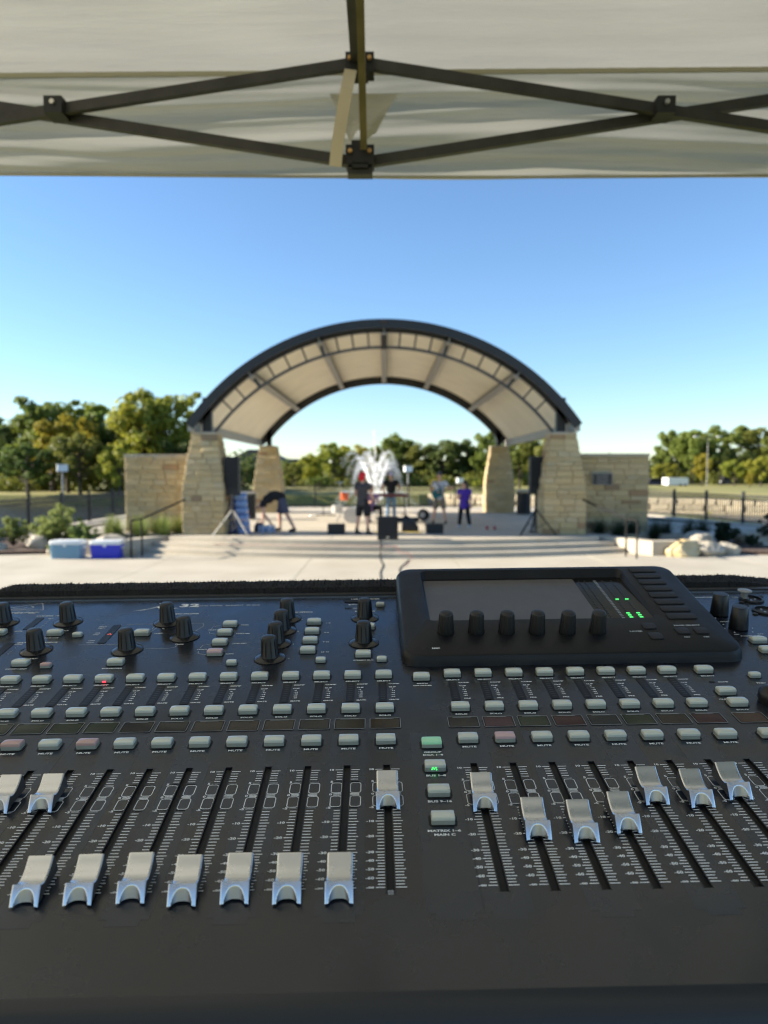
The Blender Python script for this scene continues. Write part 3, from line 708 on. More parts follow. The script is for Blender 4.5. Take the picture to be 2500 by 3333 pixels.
tree(560, 66, 1268, 0, 'lime', 'lime green tree partly hidden by the roof eave', gl, .95)
tree(610, 64, 1420, 3, 'dark', 'dark low tree directly behind the front left pillar', gl)
tree(90, 62, 1430, 3, 'dark', 'broad dark low tree left of the left lamp post', gl, 1.2)
tree(390, 60, 1445, 3, 'lime', 'low yellow-green tree above the left fence', gl)
tree(790, 60, 1500, 3, 'dark', 'dark green tree between loudspeaker and rear left pillar', gc, 1.2)
tree(955, 84, 1500, 1, 'olive', 'low olive tree beside the rear left pillar', gc)
tree(1010, 88, 1468, 4, 'lime', 'yellow-green tree left of the fountain', gc, 1.1)
tree(1085, 92, 1433, 1, 'lime', 'taller yellow-green tree left of the fountain', gc)
tree(1165, 95, 1438, 3, 'gold', 'golden tree directly behind the fountain left side', gc)
tree(1225, 99, 1445, 4, 'olive', 'olive tree filling the view directly behind the central jet', gc)
tree(1285, 100, 1400, 4, 'mid', 'tall green tree rising right of the fountain', gc, 1.1)
tree(1360, 98, 1432, 4, 'olive', 'olive tree right of the tall tree behind the keyboard player', gc)
tree(1440, 96, 1425, 1, 'dark', 'dark rounded tree above the guitar player', gc)
tree(1520, 98, 1420, 3, 'dark', 'dark broad tree above the person in purple', gc)
tree(1590, 94, 1405, 0, 'mid', 'green tree behind the rear right pillar', gc, 1.1)
tree(1690, 80, 1420, 1, 'mid', 'green tree between rear right pillar and loudspeaker', gc)
tree(1755, 78, 1395, 4, 'olive', 'loose olive tree behind the right loudspeaker', gc)
tree(1560, 70, 1560, 3, 'lime', 'low bright shrub tree behind the rear fence on the right', gc, 1.4)
tree(1420, 72, 1555, 3, 'gold', 'low golden shrub tree behind the guitar player', gc, 1.2)
tree(1040, 70, 1545, 3, 'mid', 'low green shrub tree behind the rear fence on the left', gc, 1.6)
tree(2180, 108, 1400, 0, 'mid', 'loose green tree at left end of the right-hand wood', gr)
tree(2255, 104, 1390, 1, 'mid', 'green tree left of the field lamp mast', gr)
tree(2320, 108, 1372, 3, 'mid', 'tallest broad tree behind the field lamp mast', gr, .95)
tree(2400, 100, 1450, 1, 'dark', 'dark tree right of the field lamp mast', gr)
tree(2470, 106, 1380, 0, 'olive', 'round olive tree at the right edge of the picture', gr, 1.1)
tree(2560, 100, 1410, 3, 'mid', 'green tree cut by the right edge of the picture', gr)
tree(2285, 92, 1470, 2, 'gold', 'slim yellow tree standing before the right-hand wood', gr, .8)
tree(2390, 90, 1490, 3, 'lime', 'yellow-green low tree in the right-hand wood', gr)
tree(2475, 88, 1480, 1, 'lime', 'yellow-green tree low at the right edge', gr)
tree(2170, 96, 1500, 3, 'lime', 'low yellow-green tree above the white trailer', gr, 1.2)
tree(2440, 80, 1535, 2, 'gold', 'young golden sapling on the right field', gr, .8)
# undergrowth under the woods
cen = []; rad = []
for x in np.arange(-46, -14, 1.3): cen.append((x, 66 + rng.uniform(-3, 3) + 6, .9)); rad.append(rng.uniform(.9, 2.1))
for x in np.arange(-14, 26, 1.3): cen.append((x, 94 + rng.uniform(-3, 3), .8)); rad.append(rng.uniform(1.0, 2.2))
for x in np.arange(34, 72, 1.3): cen.append((x, 104 + rng.uniform(-3, 3), 1.0)); rad.append(rng.uniform(1.0, 2.6))
tag(obj('undergrowth', leaf_cloud('undergrowth', cen, rad, 30000, .22, 99), LF['olive']), 'dense green undergrowth along the foot of the woods', 'undergrowth', kind='stuff')
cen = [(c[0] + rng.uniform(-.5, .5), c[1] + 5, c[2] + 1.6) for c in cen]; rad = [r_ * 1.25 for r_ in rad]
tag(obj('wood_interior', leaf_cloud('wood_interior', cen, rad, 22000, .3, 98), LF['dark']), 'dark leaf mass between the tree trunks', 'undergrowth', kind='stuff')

def shrub(x, y, h, wd, lf, label, seed, n=4200):
    r = random.Random(seed); t = thing('shrub', label, 'shrub', (x, y, .09), 0, 'shrubs in the planting beds'); cen = []; rad = []; tb = MB()
    for k in range(34):
        a = k * 2.4; L_ = wd * r.uniform(.05, .5); e = Vector((L_ * math.cos(a), L_ * math.sin(a) * .8, h * r.uniform(.4, 1.05) * (1 - .4 * L_ / (wd * .5))))
        tb.tube([(0, 0, 0), e * .5 + Vector((0, 0, .04)), e], [.014, .009, .004], 5); cen.append(tuple(e)); rad.append(h * r.uniform(.06, .14)); cen.append(tuple(e * .7)); rad.append(h * r.uniform(.08, .15))
    tb.build('stems', BARK, t); obj('foliage', leaf_cloud('foliage', cen, rad, n, .036, seed), LF[lf], t)
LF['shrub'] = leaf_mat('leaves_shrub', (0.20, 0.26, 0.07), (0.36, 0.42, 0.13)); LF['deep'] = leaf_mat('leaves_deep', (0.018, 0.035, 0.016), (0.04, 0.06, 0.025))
shrub(-10.6, 20.2, .85, 1.15, 'shrub', 'green shrub cut by the left picture edge', 1); shrub(-9.25, 20.0, 1.25, 1.35, 'shrub', 'largest feathery green shrub behind the slate blue cooler', 2, 6000)
shrub(-8.35, 19.6, .75, .9, 'shrub', 'smaller green shrub right of the feathery one', 3); shrub(-8.55, 18.35, .3, .4, 'shrub', 'tiny low plant beside the slate blue cooler', 4, 700)
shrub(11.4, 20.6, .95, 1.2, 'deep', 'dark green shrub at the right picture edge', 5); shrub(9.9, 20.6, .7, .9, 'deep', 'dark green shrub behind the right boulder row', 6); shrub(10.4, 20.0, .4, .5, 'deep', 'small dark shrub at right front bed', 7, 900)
def tuft(x, y, h, wd, m_, label, seed, n=420):
    g = np.random.default_rng(seed); vs = []; fs = []
    for k in range(n):
        a = g.uniform(0, 2 * math.pi); sp = g.uniform(.1, 1) * wd / 2; hh = h * g.uniform(.55, 1.05); w_ = .006 + .005 * g.random()
        d = np.array([math.cos(a), math.sin(a)]); q = np.array([-d[1], d[0]]) * w_; b0 = d * .06 * g.random(); i = len(vs)
        for u in (0, .4, .75, 1.0):
            c = b0 + d * sp * u ** 1.8; z = hh * (u - .25 * u * u * (sp / (wd / 2))) ; kk = 1 - u * .9
            vs += [(c[0] - q[0] * kk, c[1] - q[1] * kk, z), (c[0] + q[0] * kk, c[1] + q[1] * kk, z)]
        fs += [(i, i + 1, i + 3, i + 2), (i + 2, i + 3, i + 5, i + 4), (i + 4, i + 5, i + 7, i + 6)]
    t = thing('ornamental_grass', label, 'grass tuft', (x, y, .09), 0, 'ornamental grass tufts'); MB().add(vs, fs).build('blades', m_, t)
    MB().lathe([(.05, 0), (.08, .03), (.03, .08)], 10).build('root_clump', BARK, t, 40)
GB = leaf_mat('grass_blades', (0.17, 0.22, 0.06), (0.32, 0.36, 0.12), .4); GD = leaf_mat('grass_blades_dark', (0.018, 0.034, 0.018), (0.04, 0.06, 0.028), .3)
wn = ['first', 'second', 'third', 'fourth', 'fifth', 'sixth', 'seventh', 'eighth']
for k, (x_, y_) in enumerate(((-8.0, 20.7), (-7.6, 20.2), (-7.25, 20.8), (-6.95, 20.3), (-6.65, 20.85), (-6.35, 20.55), (-6.05, 20.9))):
    tuft(x_, y_, .95, .95, GB, f'{wn[k]} pale green grass tuft from the left before the left stone wall', 20 + k)
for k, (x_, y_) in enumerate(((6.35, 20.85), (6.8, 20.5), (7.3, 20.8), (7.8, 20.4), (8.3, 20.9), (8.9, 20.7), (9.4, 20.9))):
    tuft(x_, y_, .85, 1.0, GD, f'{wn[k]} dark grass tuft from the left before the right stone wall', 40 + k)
tuft(6.95, 19.75, .42, .5, GB, 'small pale grass tuft lit by sun near the right handrail', 60, 200)
tuft(-8.0, 19.95, .5, .6, GB, 'short pale grass tuft beside the feathery shrub', 61, 250)

# ------------------------------------------------------------------ fountain in the pond
SPR = mat('fountain_spray', (0.88, 0.9, 0.92), 0.3, spec=0.6, translucent=0.45)
ft = thing('fountain', 'white fountain jets rising from the pond behind the stage', 'fountain', (-0.72, 55, -0.70))
MB().cyl((0, 0, -.1), (0, 0, .12), .5, n=24).cyl((0, 0, .1), (0, 0, .3), .12).build('float', M['rail'], ft, 40)
def jet(az, lean, vz, r0, nd, tmax, spread, size, seed):
    g = np.random.default_rng(seed); b_v = []; b_f = []
    for k in range(nd):
        t_ = tmax * g.random() ** .8; h = vz * t_ - 4.9 * t_ * t_
        rr = r0 + lean * t_; sp = spread * (.15 + t_ / tmax)
        c = np.array([rr * math.cos(az), rr * math.sin(az), h + .2]) + g.normal(size=3) * sp
        s = size * g.uniform(.5, 1.5); i = len(b_v)
        if c[2] < 0: continue
        st = 2.2 if t_ < tmax * .5 else 1.3
        b_v += [(c[0] + s, c[1], c[2]), (c[0], c[1] + s, c[2]), (c[0] - s, c[1], c[2]), (c[0], c[1] - s, c[2]), (c[0], c[1], c[2] + s * st), (c[0], c[1], c[2] - s * st)]
        b_f += [(i, i + 1, i + 4), (i + 1, i + 2, i + 4), (i + 2, i + 3, i + 4), (i + 3, i, i + 4), (i + 1, i, i + 5), (i + 2, i + 1, i + 5), (i + 3, i + 2, i + 5), (i, i + 3, i + 5)]
    tag(MB().add(b_v, b_f).build('water_jet', SPR, ft), kind='stuff')
jet(0, .02, 10.6, .0, 700, 1.3, .09, .012, 1)
for k in range(22):
    a = 2 * math.pi * k / 22 + .1; jet(a, 1.25 + .25 * (k % 3), 7.7 + .45 * (k % 4), .08, 620, 1.4, .10, .0105, 10 + k)
for k in range(18):
    a = 2 * math.pi * k / 18; jet(a, 3.1, 5.0, .1, 300, 1.03, .13, .011, 40 + k)

# ------------------------------------------------------------------ lamp posts, far things
LAMPW = mat('lamp_head_white', (0.8, 0.82, 0.82), .35)
def lamp(px, Y, top, base, label):
    X = (px - 1250) / 2311 * Y; zt = CAMZ + (1535 - top) / 2311 * Y; zb = CAMZ + (1535 - base) / 2311 * Y
    t = thing('path_lamp', label, 'lamp post', (X, Y, zb), .55, 'path lamp posts'); h = zt - zb
    MB().cyl((0, 0, 0), (0, 0, h - .5), .07, .06).build('post', M['steel_grey'], t, 40); MB().box((0, 0, h - .25), (.72, .3, .5)).build('lamp_head', LAMPW, t); MB().box((0, 0, h + .02), (.78, .36, .05)).build('head_cap', M['steel_grey'], t)
lamp(205, 52, 1512, 1640, 'path lamp with white head before the left trees')
lamp(1328, 62, 1517, 1610, 'path lamp with white head right of the fountain')
lamp(1497, 74, 1556, 1600, 'short path lamp with white head above the person in purple')
X = (2300 - 1250) / 2311 * 90
t = thing('field_lamp_mast', 'slim pole with two small lamp heads before the right-hand wood', 'lamp post', (X, 90, .3))
MB().cyl((0, 0, 0), (0, 0, 6.1), .055, .04).build('mast', M['steel_grey'], t, 40)
for s in (-1, 1): MB().cyl((0, 0, 6.0), (s * 1.2, 0, 6.3), .025).build('arm', M['steel_grey'], t, 40); MB().box((s * 1.45, 0, 6.32), (.55, .3, .14)).build('lamp_head', LAMPW, t)
def vehicle(px, py, Y, dims, body, label, cat, name, windows=True):
    X = (px - 1250) / 2311 * Y; W, D, H = dims; t = thing(name, label, cat, (X, Y, CAMZ + (1535 - py) / 2311 * Y))
    if name == 'trailer':
        MB().box((0, 0, .45 + (H - .45) / 2), (W, D, H - .45)).build('box_body', body, t); MB().box((0, 0, .4), (W * .96, D * .9, .1)).build('chassis', M['grille'], t)
        for xx in (.1, .35): MB().cyl((W * xx, -D / 2 - .02, .3), (W * xx, -D / 2 + .2, .3), .3, n=18).build('wheel', M['grille'], t, 40)
        MB().bar((-W / 2 - 1.0, 0, .45), (-W / 2, 0, .45), .1, .1).build('drawbar', M['steel_dark'], t)
    else:
        MB().rings([[Vector((x_ * W, y_, z_)) for x_, z_ in pr] for y_, pr in ((-D / 2, [(-.5, .3), (.5, .3), (.5, .75), (.32, .82), (-.36, .82), (-.5, .72)]), (D / 2, [(-.5, .3), (.5, .3), (.5, .75), (.32, .82), (-.36, .82), (-.5, .72)]))]).build('body', body, t, 30)
        MB().rings([[Vector((x_ * W, y_, z_)) for x_, z_ in [(-.4, .80), (.3, .80), (.18, H), (-.26, H)]] for y_ in (-D / 2 + .08, D / 2 - .08)]).build('cabin', M['grille'], t, 30)
        for xx in (-.32, .3): MB().cyl((W * xx, -D / 2 - .02, .32), (W * xx, -D / 2 + .2, .32), .32, n=18).build('wheel', M['grille'], t, 40)
        for xx in (-.495, .495): MB().box((W * xx, -D / 2 + .25, .68), (.06, .3, .12)).build('headlight', LAMPW, t)
vehicle(2197, 1590, 92, (2.6, 2.0, 1.4), mat('white_panel', (.78, .8, .78), .4), 'white box trailer parked on the right field', 'trailer', 'trailer')
vehicle(2135, 1590, 96, (3.4, 1.8, 1.4), mat('navy_paint', (.03, .04, .12), .3), 'dark blue car parked left of the white trailer', 'car', 'parked_car')
vehicle(2360, 1583, 100, (1.9, 1.7, 1.4), mat('black_paint', (.02, .02, .03), .3), 'small dark car on the right field near the wood', 'car', 'parked_car')
bs = thing('backstop_netting', 'dark sports field netting frame behind the white trailer', 'netting', ((2230 - 1250) / 2311 * 98, 98, .3))
for k in range(6): MB().cyl((-5 + 2 * k, 0, 0), (-5 + 2 * k, 0, 3.2), .05).build('post', M['steel_dark'], bs, 40)
for z_ in (1.0, 2.1, 3.18): MB().cyl((-5, 0, z_), (5, 0, z_), .03).build('rail', M['steel_dark'], bs, 40)
# houses far behind the left rear pillar
def house(px, Y, W, eave, ridge, label):
    X = (px - 1250) / 2311 * Y; t = thing('house', label, 'house', (X, Y, .3), 0, 'far houses'); D = 9
    wm = mat('house_wall', (.42, .36, .29), .9, var=.1, vscale=1); rm = mat('house_roof', (.10, .09, .085), .9, var=.2, vscale=2)
    MB().box((0, 0, eave / 2), (W, D, eave)).build('wall', wm, t)
    r_ = MB().rings([[Vector((x_, y_, z_)) for x_, z_ in ((-W / 2 - .4, eave), (W / 2 + .4, eave), (W * .12, ridge), (-W * .12, ridge))] for y_ in (-D / 2 - .4, D / 2 + .4)]).build('roof', rm, t)
    MB().box((W * .25, 0, ridge * .96), (.7, .7, 1.4)).build('chimney', wm, r_)
    for k in range(3):
        o = MB().box((-W * .3 + W * .3 * k, -D / 2 - .02, eave * .6), (1.2, .06, 1.3)).build('window', mat('window_glass_dark', (.03, .035, .045), .15), t)
        MB().box((-W * .3 + W * .3 * k, -D / 2 - .05, eave * .6 - .7), (1.4, .12, .1)).build('sill', LAMPW, o)
house(850, 118, 9.5, 3.4, 5.4, 'brown roofed house glimpsed behind the rear left pillar'); house(965, 124, 6.5, 2.6, 4.0, 'tan house glimpsed through trees left of the fountain')

# ------------------------------------------------------------------ people
SKIN = [mat('skin_%d' % i, c, .55, sub=.1) for i, c in enumerate(((.66, .38, .27), (.58, .33, .23), (.5, .28, .2)))]
def cloth(n_, c): return mat(n_, c, .9, var=.12, vscale=9, bump=.3, bscale=60)
CLO = {'black': cloth('black_cloth', (.012, .012, .015)), 'greyblack': cloth('washed_black_cloth', (.055, .05, .052)), 'navygrey': cloth('grey_navy_cloth', (.07, .075, .12)), 'jeans': cloth('denim', (.13, .24, .38)), 'white': cloth('white_cloth', (.6, .62, .68)),
       'khaki': cloth('khaki_cloth', (.22, .18, .14)), 'purple': cloth('purple_cloth', (.085, .035, .36)), 'red': cloth('red_cloth', (.75, .02, .03)), 'lilac': cloth('lilac_cloth', (.5, .48, .72)), 'cap_grey': cloth('cap_grey_cloth', (.10, .10, .12)), 'mauve': cloth('mauve_cloth', (.3, .18, .34))}
HAIR = mat('dark_hair', (.025, .017, .012), .6, bump=.5, bscale=80); SHOE = mat('shoe_dark', (.02, .02, .022), .6); SHOEW = mat('shoe_white', (.6, .6, .6), .6)
def person(label, loc, rz, J, top, bottom, skin=0, shoe=SHOE, head=None, short=True, long_hair=False, cap=None, sleeve=.5, hem=.12, scale=1.0, sock=None):
    """J: joints in metres (x right, y back, z up); a figure facing -y"""
    t = thing('person', label, 'person', loc, rz); t.scale = (scale,) * 3; V = {k: Vector(p) for k, p in J.items()}
    sm = SKIN[skin]
    def tubes(chains, name, m_, parent=t, n=12):
        b = MB()
        for pts, rr in chains:
            P = [Vector(p) for p in pts]; out = []; ro = []
            for i in range(len(P) - 1):
                p0, p1, p2, p3 = P[max(i - 1, 0)], P[i], P[i + 1], P[min(i + 2, len(P) - 1)]
                for k in range(5):
                    u = k / 5; out.append(0.5 * ((2 * p1) + (p2 - p0) * u + (2 * p0 - 5 * p1 + 4 * p2 - p3) * u * u + (3 * p1 - p0 - 3 * p2 + p3) * u ** 3)); ro.append(rr[i] + (rr[i + 1] - rr[i]) * u)
            out.append(P[-1]); ro.append(rr[-1]); b.tube(out, ro, n)
        return b
    lerp = lambda a, b_, u: V[a].lerp(V[b_], u)
    MID = V['mid'] if 'mid' in V else (V['chest'] + V['hip']) * .5
    up = (V['chest'] - V['hip']).normalized(); side = (V['shR'] - V['shL']).normalized()
    hd = V['head']; nk = V['neck']; hdir = (hd - nk).normalized()
    look = V.get('look', Vector((0, -1, 0))).normalized()
    # body: torso, neck, head, limbs, fingers welded by voxel remesh into one skin
    ch = []
    for s in 'LR':
        ch.append(([V['sh' + s], lerp('sh' + s, 'el' + s, .5), V['el' + s], lerp('el' + s, 'wr' + s, .4), V['wr' + s]], [.055, .05, .04, .041, .027]))
        ch.append(([V['hp' + s], lerp('hp' + s, 'kn' + s, .5), V['kn' + s], lerp('kn' + s, 'an' + s, .35), V['an' + s]], [.085, .075, .054, .056, .036]))
        ft_ = V['an' + s] + V.get('toe' + s, Vector((0, -.17, -.06)))
        ch.append(([V['an' + s] + Vector((0, .03, -.03)), V['an' + s].lerp(ft_, .5) + Vector((0, 0, -.01)), ft_], [.036, .037, .026]))
        hdv = (V['wr' + s] - V['el' + s]).normalized(); sd_ = hdv.cross(V.get('palm' + s, Vector((0, -1, 0)))).normalized()
        pm = V['wr' + s] + hdv * .09; ch.append(([V['wr' + s], V['wr' + s] + hdv * .05, pm], [.026, .036, .034]))
        pn = sd_.cross(hdv).normalized()
        for q, (off, ln) in enumerate(((-.028, .065), (-.010, .08), (.010, .075), (.027, .06))):
            p0 = pm + sd_ * off - hdv * .01; ch.append(([p0, p0 + hdv * ln * .5, p0 + hdv * ln * .8 + pn * .018, p0 + hdv * ln * .95 + pn * .035], [.0105, .0095, .009, .007]))
        p0 = V['wr' + s] + hdv * .035 - sd_ * .028; ch.append(([p0, p0 - sd_ * .025 + hdv * .025, p0 - sd_ * .03 + hdv * .055], [.012, .011, .008]))
    bm_ = tubes(ch, 'body', sm)
    def ell(c, r3, ax, seg=14, rg=10):
        b = MB().sphere((0, 0, 0), 1, seg, rg); m3 = Matrix(ax).transposed(); bm_.add([m3 @ Vector((p[0] * r3[0], p[1] * r3[1], p[2] * r3[2])) + c for p in b.v], b.f)
    fwd = up.cross(side).normalized(); ax = (side, fwd, up)
    ell(MID, (.155, .105, (V['chest'] - V['hip']).length * .62), ax); ell(V['chest'], (.175, .11, .15), ax); ell(V['hip'], (.165, .115, .12), ax)
    bm_.cyl(V['chest'] + up * .08, hd, .058, .055, 12)
    hx = look.cross(hdir).normalized(); hy = hdir.cross(hx).normalized(); hax = (hx, -hy if False else hy, hdir)
    face = look
    ell(hd + hdir * .02, (.076, .095, .118), (hx, face, hdir)); ell(hd - hdir * .055 + face * .025, (.056, .065, .06), (hx, face, hdir))
    ell(hd - hdir * .01 + face * .10, (.014, .022, .026), (hx, face, hdir), 8, 6)
    for s in (-1, 1): ell(hd + hx * s * .078 - hdir * .005, (.012, .024, .034), (hx, face, hdir), 8, 6)
    me = bm_.mesh('body'); bo = obj('body', me, sm, t)
    rm = bo.modifiers.new('weld', 'REMESH'); rm.mode = 'VOXEL'; rm.voxel_size = .0085; rm.use_smooth_shade = True
    sm_ = bo.modifiers.new('smooth', 'SMOOTH'); sm_.iterations = 3; sm_.factor = .5
    dg = bpy.context.evaluated_depsgraph_get(); me2 = bpy.data.meshes.new_from_object(bo.evaluated_get(dg)); bo.modifiers.clear(); bo.data = me2
    if not me2.materials: me2.materials.append(sm)
    for s in (-1, 1): MB().sphere(hd + hdir * .012 + hx * s * .03 + face * .088, .012, 8, 6).build('eye', HAIR, t, 60)
    MB().box(hd - hdir * .048 + face * .088, (.042, .008, .008), Matrix((hx, face, hdir)).transposed()).build('mouth', mat('lip', (.3, .1, .09), .5), t)
    # clothes: welded shells just outside the body
    def shell(name, chains, ells, m_, vox=.014):
        nonlocal bm_
        bm_ = tubes(chains, name, m_)
        for e in ells: ell(*e)
        o = bm_.build(name, m_, t); q = o.modifiers.new('weld', 'REMESH'); q.mode = 'VOXEL'; q.voxel_size = vox; q.use_smooth_shade = True
        s_ = o.modifiers.new('smooth', 'SMOOTH'); s_.iterations = 2
        dg = bpy.context.evaluated_depsgraph_get(); m2 = bpy.data.meshes.new_from_object(o.evaluated_get(dg)); o.modifiers.clear(); o.data = m2
        if not m2.materials: m2.materials.append(m_)
        return o
    sl = []
    for s in 'LR':
        sl.append(([V['sh' + s].lerp(V['chest'], .25), V['sh' + s], lerp('sh' + s, 'el' + s, sleeve * .5), lerp('sh' + s, 'el' + s, sleeve)], [.085, .078, .075, .082]))
    hemp = V['hip'] - up * hem
    shell('shirt', sl + [([V['chest'] + up * .10, V['chest'], MID, hemp], [.10, .13, .135, .15])],
          [(V['chest'], (.195, .135, .155), ax), (MID, (.178, .135, (V['chest'] - V['hip']).length * .62), ax), (V['hip'] - up * hem * .4, (.185, .145, .13), ax)], CLO[top])
    lg = []
    for s in 'LR':
        if short: lg.append(([V['hp' + s].lerp(V['hip'], .2), lerp('hp' + s, 'kn' + s, .5), lerp('hp' + s, 'kn' + s, .95)], [.115, .105, .098]))
        else: lg.append(([V['hp' + s].lerp(V['hip'], .2), lerp('hp' + s, 'kn' + s, .5), V['kn' + s], lerp('kn' + s, 'an' + s, .5), lerp('kn' + s, 'an' + s, .96)], [.108, .094, .072, .068, .058]))
    shell('shorts' if short else 'trousers', lg, [(V['hip'], (.172, .13, .125), ax)], CLO[bottom])
    for s in 'LR':
        ft_ = V['an' + s] + V.get('toe' + s, Vector((0, -.17, -.06))); b = tubes([([V['an' + s] + Vector((0, .045, -.035)), V['an' + s].lerp(ft_, .45) + Vector((0, 0, -.005)), ft_ + (ft_ - V['an' + s]) * .08], [.046, .048, .036])], 's', shoe)
        b.cyl(V['an' + s] + Vector((0, 0, -.05)), V['an' + s] + Vector((0, 0, .015)), .05, .045); b.build('shoe', shoe, t, 50)
        if sock: MB().cyl(V['an' + s], lerp('an' + s, 'kn' + s, .25), .045, .052).build('sock', sock, t, 50)
    hm = HAIR
    b = MB(); base = MB().sphere((0, 0, 0), 1, 16, 12); m3 = Matrix((hx, face, hdir)).transposed()
    if cap:
        b.add([m3 @ Vector((p[0] * .092, p[1] * .112, max(p[2], -.12) * .105)) + hd + hdir * .055 - face * .004 for p in base.v], base.f)
        cp = b.build('cap', CLO[cap], t, 60)
        if cap != 'red':
            br = MB(); br.rings([[m3 @ Vector((x_, y_, z_)) + hd + hdir * .05 for x_, y_ in ((-.075, .07), (.075, .07), (.06, .17), (-.06, .17))] for z_ in (0, .01)]); br.build('brim', CLO[cap], cp)
        else:
            b2 = MB(); b2.add([m3 @ Vector((p[0] * .094, p[1] * .09, p[2] * .12)) + hd + hdir * .0 - face * .035 for p in base.v], base.f); b2.build('hood_back', CLO[cap], cp, 60)
    if not cap or long_hair:
        b = MB(); b.add([m3 @ Vector((p[0] * .09, p[1] * .105, p[2] * .115)) + hd + hdir * .04 - face * .022 for p in base.v], base.f)
        if long_hair: b.add([m3 @ Vector((p[0] * .095, p[1] * .06, p[2] * .19)) + hd - hdir * .09 - face * .06 for p in base.v], base.f)
        b.build('hair', hm, t, 60)
    return t
def stand(h=1.75, hipx=.09, lean=0, armsL=None, armsR=None, spread=.1, stride=0, look=(0, -1, 0)):
    k = h / 1.75
    J = dict(hip=(0, 0, .95), chest=(0, lean * .35, 1.30), neck=(0, lean * .5, 1.48), head=(0, lean * .6 - .01, 1.62), shL=(-.185, lean * .4, 1.40), shR=(.185, lean * .4, 1.40),
             hpL=(-hipx, 0, .90), hpR=(hipx, 0, .90), knL=(-hipx - spread * .2, -.02 - stride * .5, .50), knR=(hipx + spread * .2, -.02 + stride * .4, .50), anL=(-hipx - spread * .4, .02 - stride, .085), anR=(hipx + spread * .4, .02 + stride, .085),
             elL=(-.25, .04, 1.12), wrL=(-.27, -.06, .87), elR=(.25, .04, 1.12), wrR=(.27, -.06, .87), look=look)
    if armsL: J['elL'], J['wrL'] = armsL
    if armsR: J['elR'], J['wrR'] = armsR
    return {a: Vector(p) * (k if a != 'look' else 1) for a, p in J.items()}
# the person in the red hat is seen from behind and turned to the right
person('person in red hat, black shirt and shorts standing with back to us', (-.62, 20.55, ZS), R(150), stand(1.80, armsR=((.27, -.05, 1.13), (.16, -.30, 1.02)), armsL=((-.27, -.03, 1.12), (-.2, -.27, .98)), spread=.25, look=(-.2, -1, 0)), 'greyblack', 'black', cap='red', hem=.14, sock=CLO['black'])
person('keyboard player in black shirt, pale cap and jeans behind the red keyboard', (.27, 27.25, ZS), R(0), stand(1.80, armsL=((-.33, -.06, 1.16), (-.26, -.36, 1.03)), armsR=((.33, -.06, 1.16), (.26, -.36, 1.03)), lean=-.12, look=(0, -1, -.35)), 'black', 'jeans', short=False, cap='lilac')
person('guitar player in white shirt, grey cap and khaki shorts holding a teal guitar', (1.93, 24.7, ZS), R(-8), stand(1.80, armsL=((-.30, .02, 1.14), (-.08, -.22, 1.10)), armsR=((.34, -.06, 1.16), (.42, -.28, 1.22)), spread=.3, look=(.1, -1, -.1)), 'white', 'khaki', skin=0, cap='cap_grey')
person('person in purple shirt and black leggings standing in the roof shade', (2.62, 23.1, ZS), R(-25), stand(1.50, armsL=((-.27, -.02, 1.12), (-.12, -.25, 1.2)), spread=.25, stride=.06, look=(-.7, -1, -.1)), 'purple', 'black', short=False, long_hair=True, shoe=SHOEW, hem=.2)
# bending person, seen from the side, head to the left (local -x is the way he faces)
Jb = dict(mid=(-.11, 0, 1.0), hip=(.08, 0, .94), chest=(-.28, 0, .90), neck=(-.47, 0, .76), head=(-.58, 0, .64), shL=(-.40, .17, .80), shR=(-.40, -.17, .80), hpL=(.10, .09, .88), hpR=(.10, -.09, .88), knL=(.02, .12, .48), knR=(.24, -.12, .50), anL=(.02, .14, .085), anR=(.46, -.14, .085),
          elL=(-.46, .22, .54), wrL=(-.46, .18, .29), elR=(-.36, -.26, .50), wrR=(-.20, -.24, .28), look=(-.75, 0, -.66), toeL=(-.17, 0, -.06), toeR=(-.15, 0, -.06), palmL=(1, 0, 0), palmR=(1, 0, 0))
person('person bending down over the bottles in black shirt and grey shorts', (-3.2, 21.5, ZS), 0, {a: Vector(p) for a, p in Jb.items()}, 'black', 'navygrey', sleeve=.4, hem=.02, scale=1.1)
# seated drummer half hidden behind the red hat
Jd = dict(hip=(0, 0, .52), chest=(0, -.04, .87), neck=(0, -.06, 1.05), head=(0, -.08, 1.20), shL=(-.18, -.05, .97), shR=(.18, -.05, .97), hpL=(-.1, 0, .50), hpR=(.1, 0, .50), knL=(-.2, -.40, .50), knR=(.22, -.40, .50), anL=(-.2, -.38, .085), anR=(.24, -.42, .085), elL=(-.28, -.08, .74), wrL=(-.18, -.32, .72), elR=(.28, -.08, .74), wrR=(.2, -.32, .74), look=(0, -1, -.2))
person('seated drummer in mauve shirt half hidden behind the red hat person', (-.48, 25.9, ZS), R(20), {a: Vector(p) for a, p in Jd.items()}, 'mauve', 'black', short=False)
t = thing('drum_stool', 'round black stool under the seated drummer', 'stool', (-.48, 25.95, ZS)); MB().cyl((0, 0, .36), (0, 0, .43), .17, n=20).build('seat', M['black_box'], t, 40)
for a in range(3): MB().cyl((0, 0, .36), (.22 * math.cos(a * 2.09), .22 * math.sin(a * 2.09), 0), .013).build('leg', CH, t, 40)
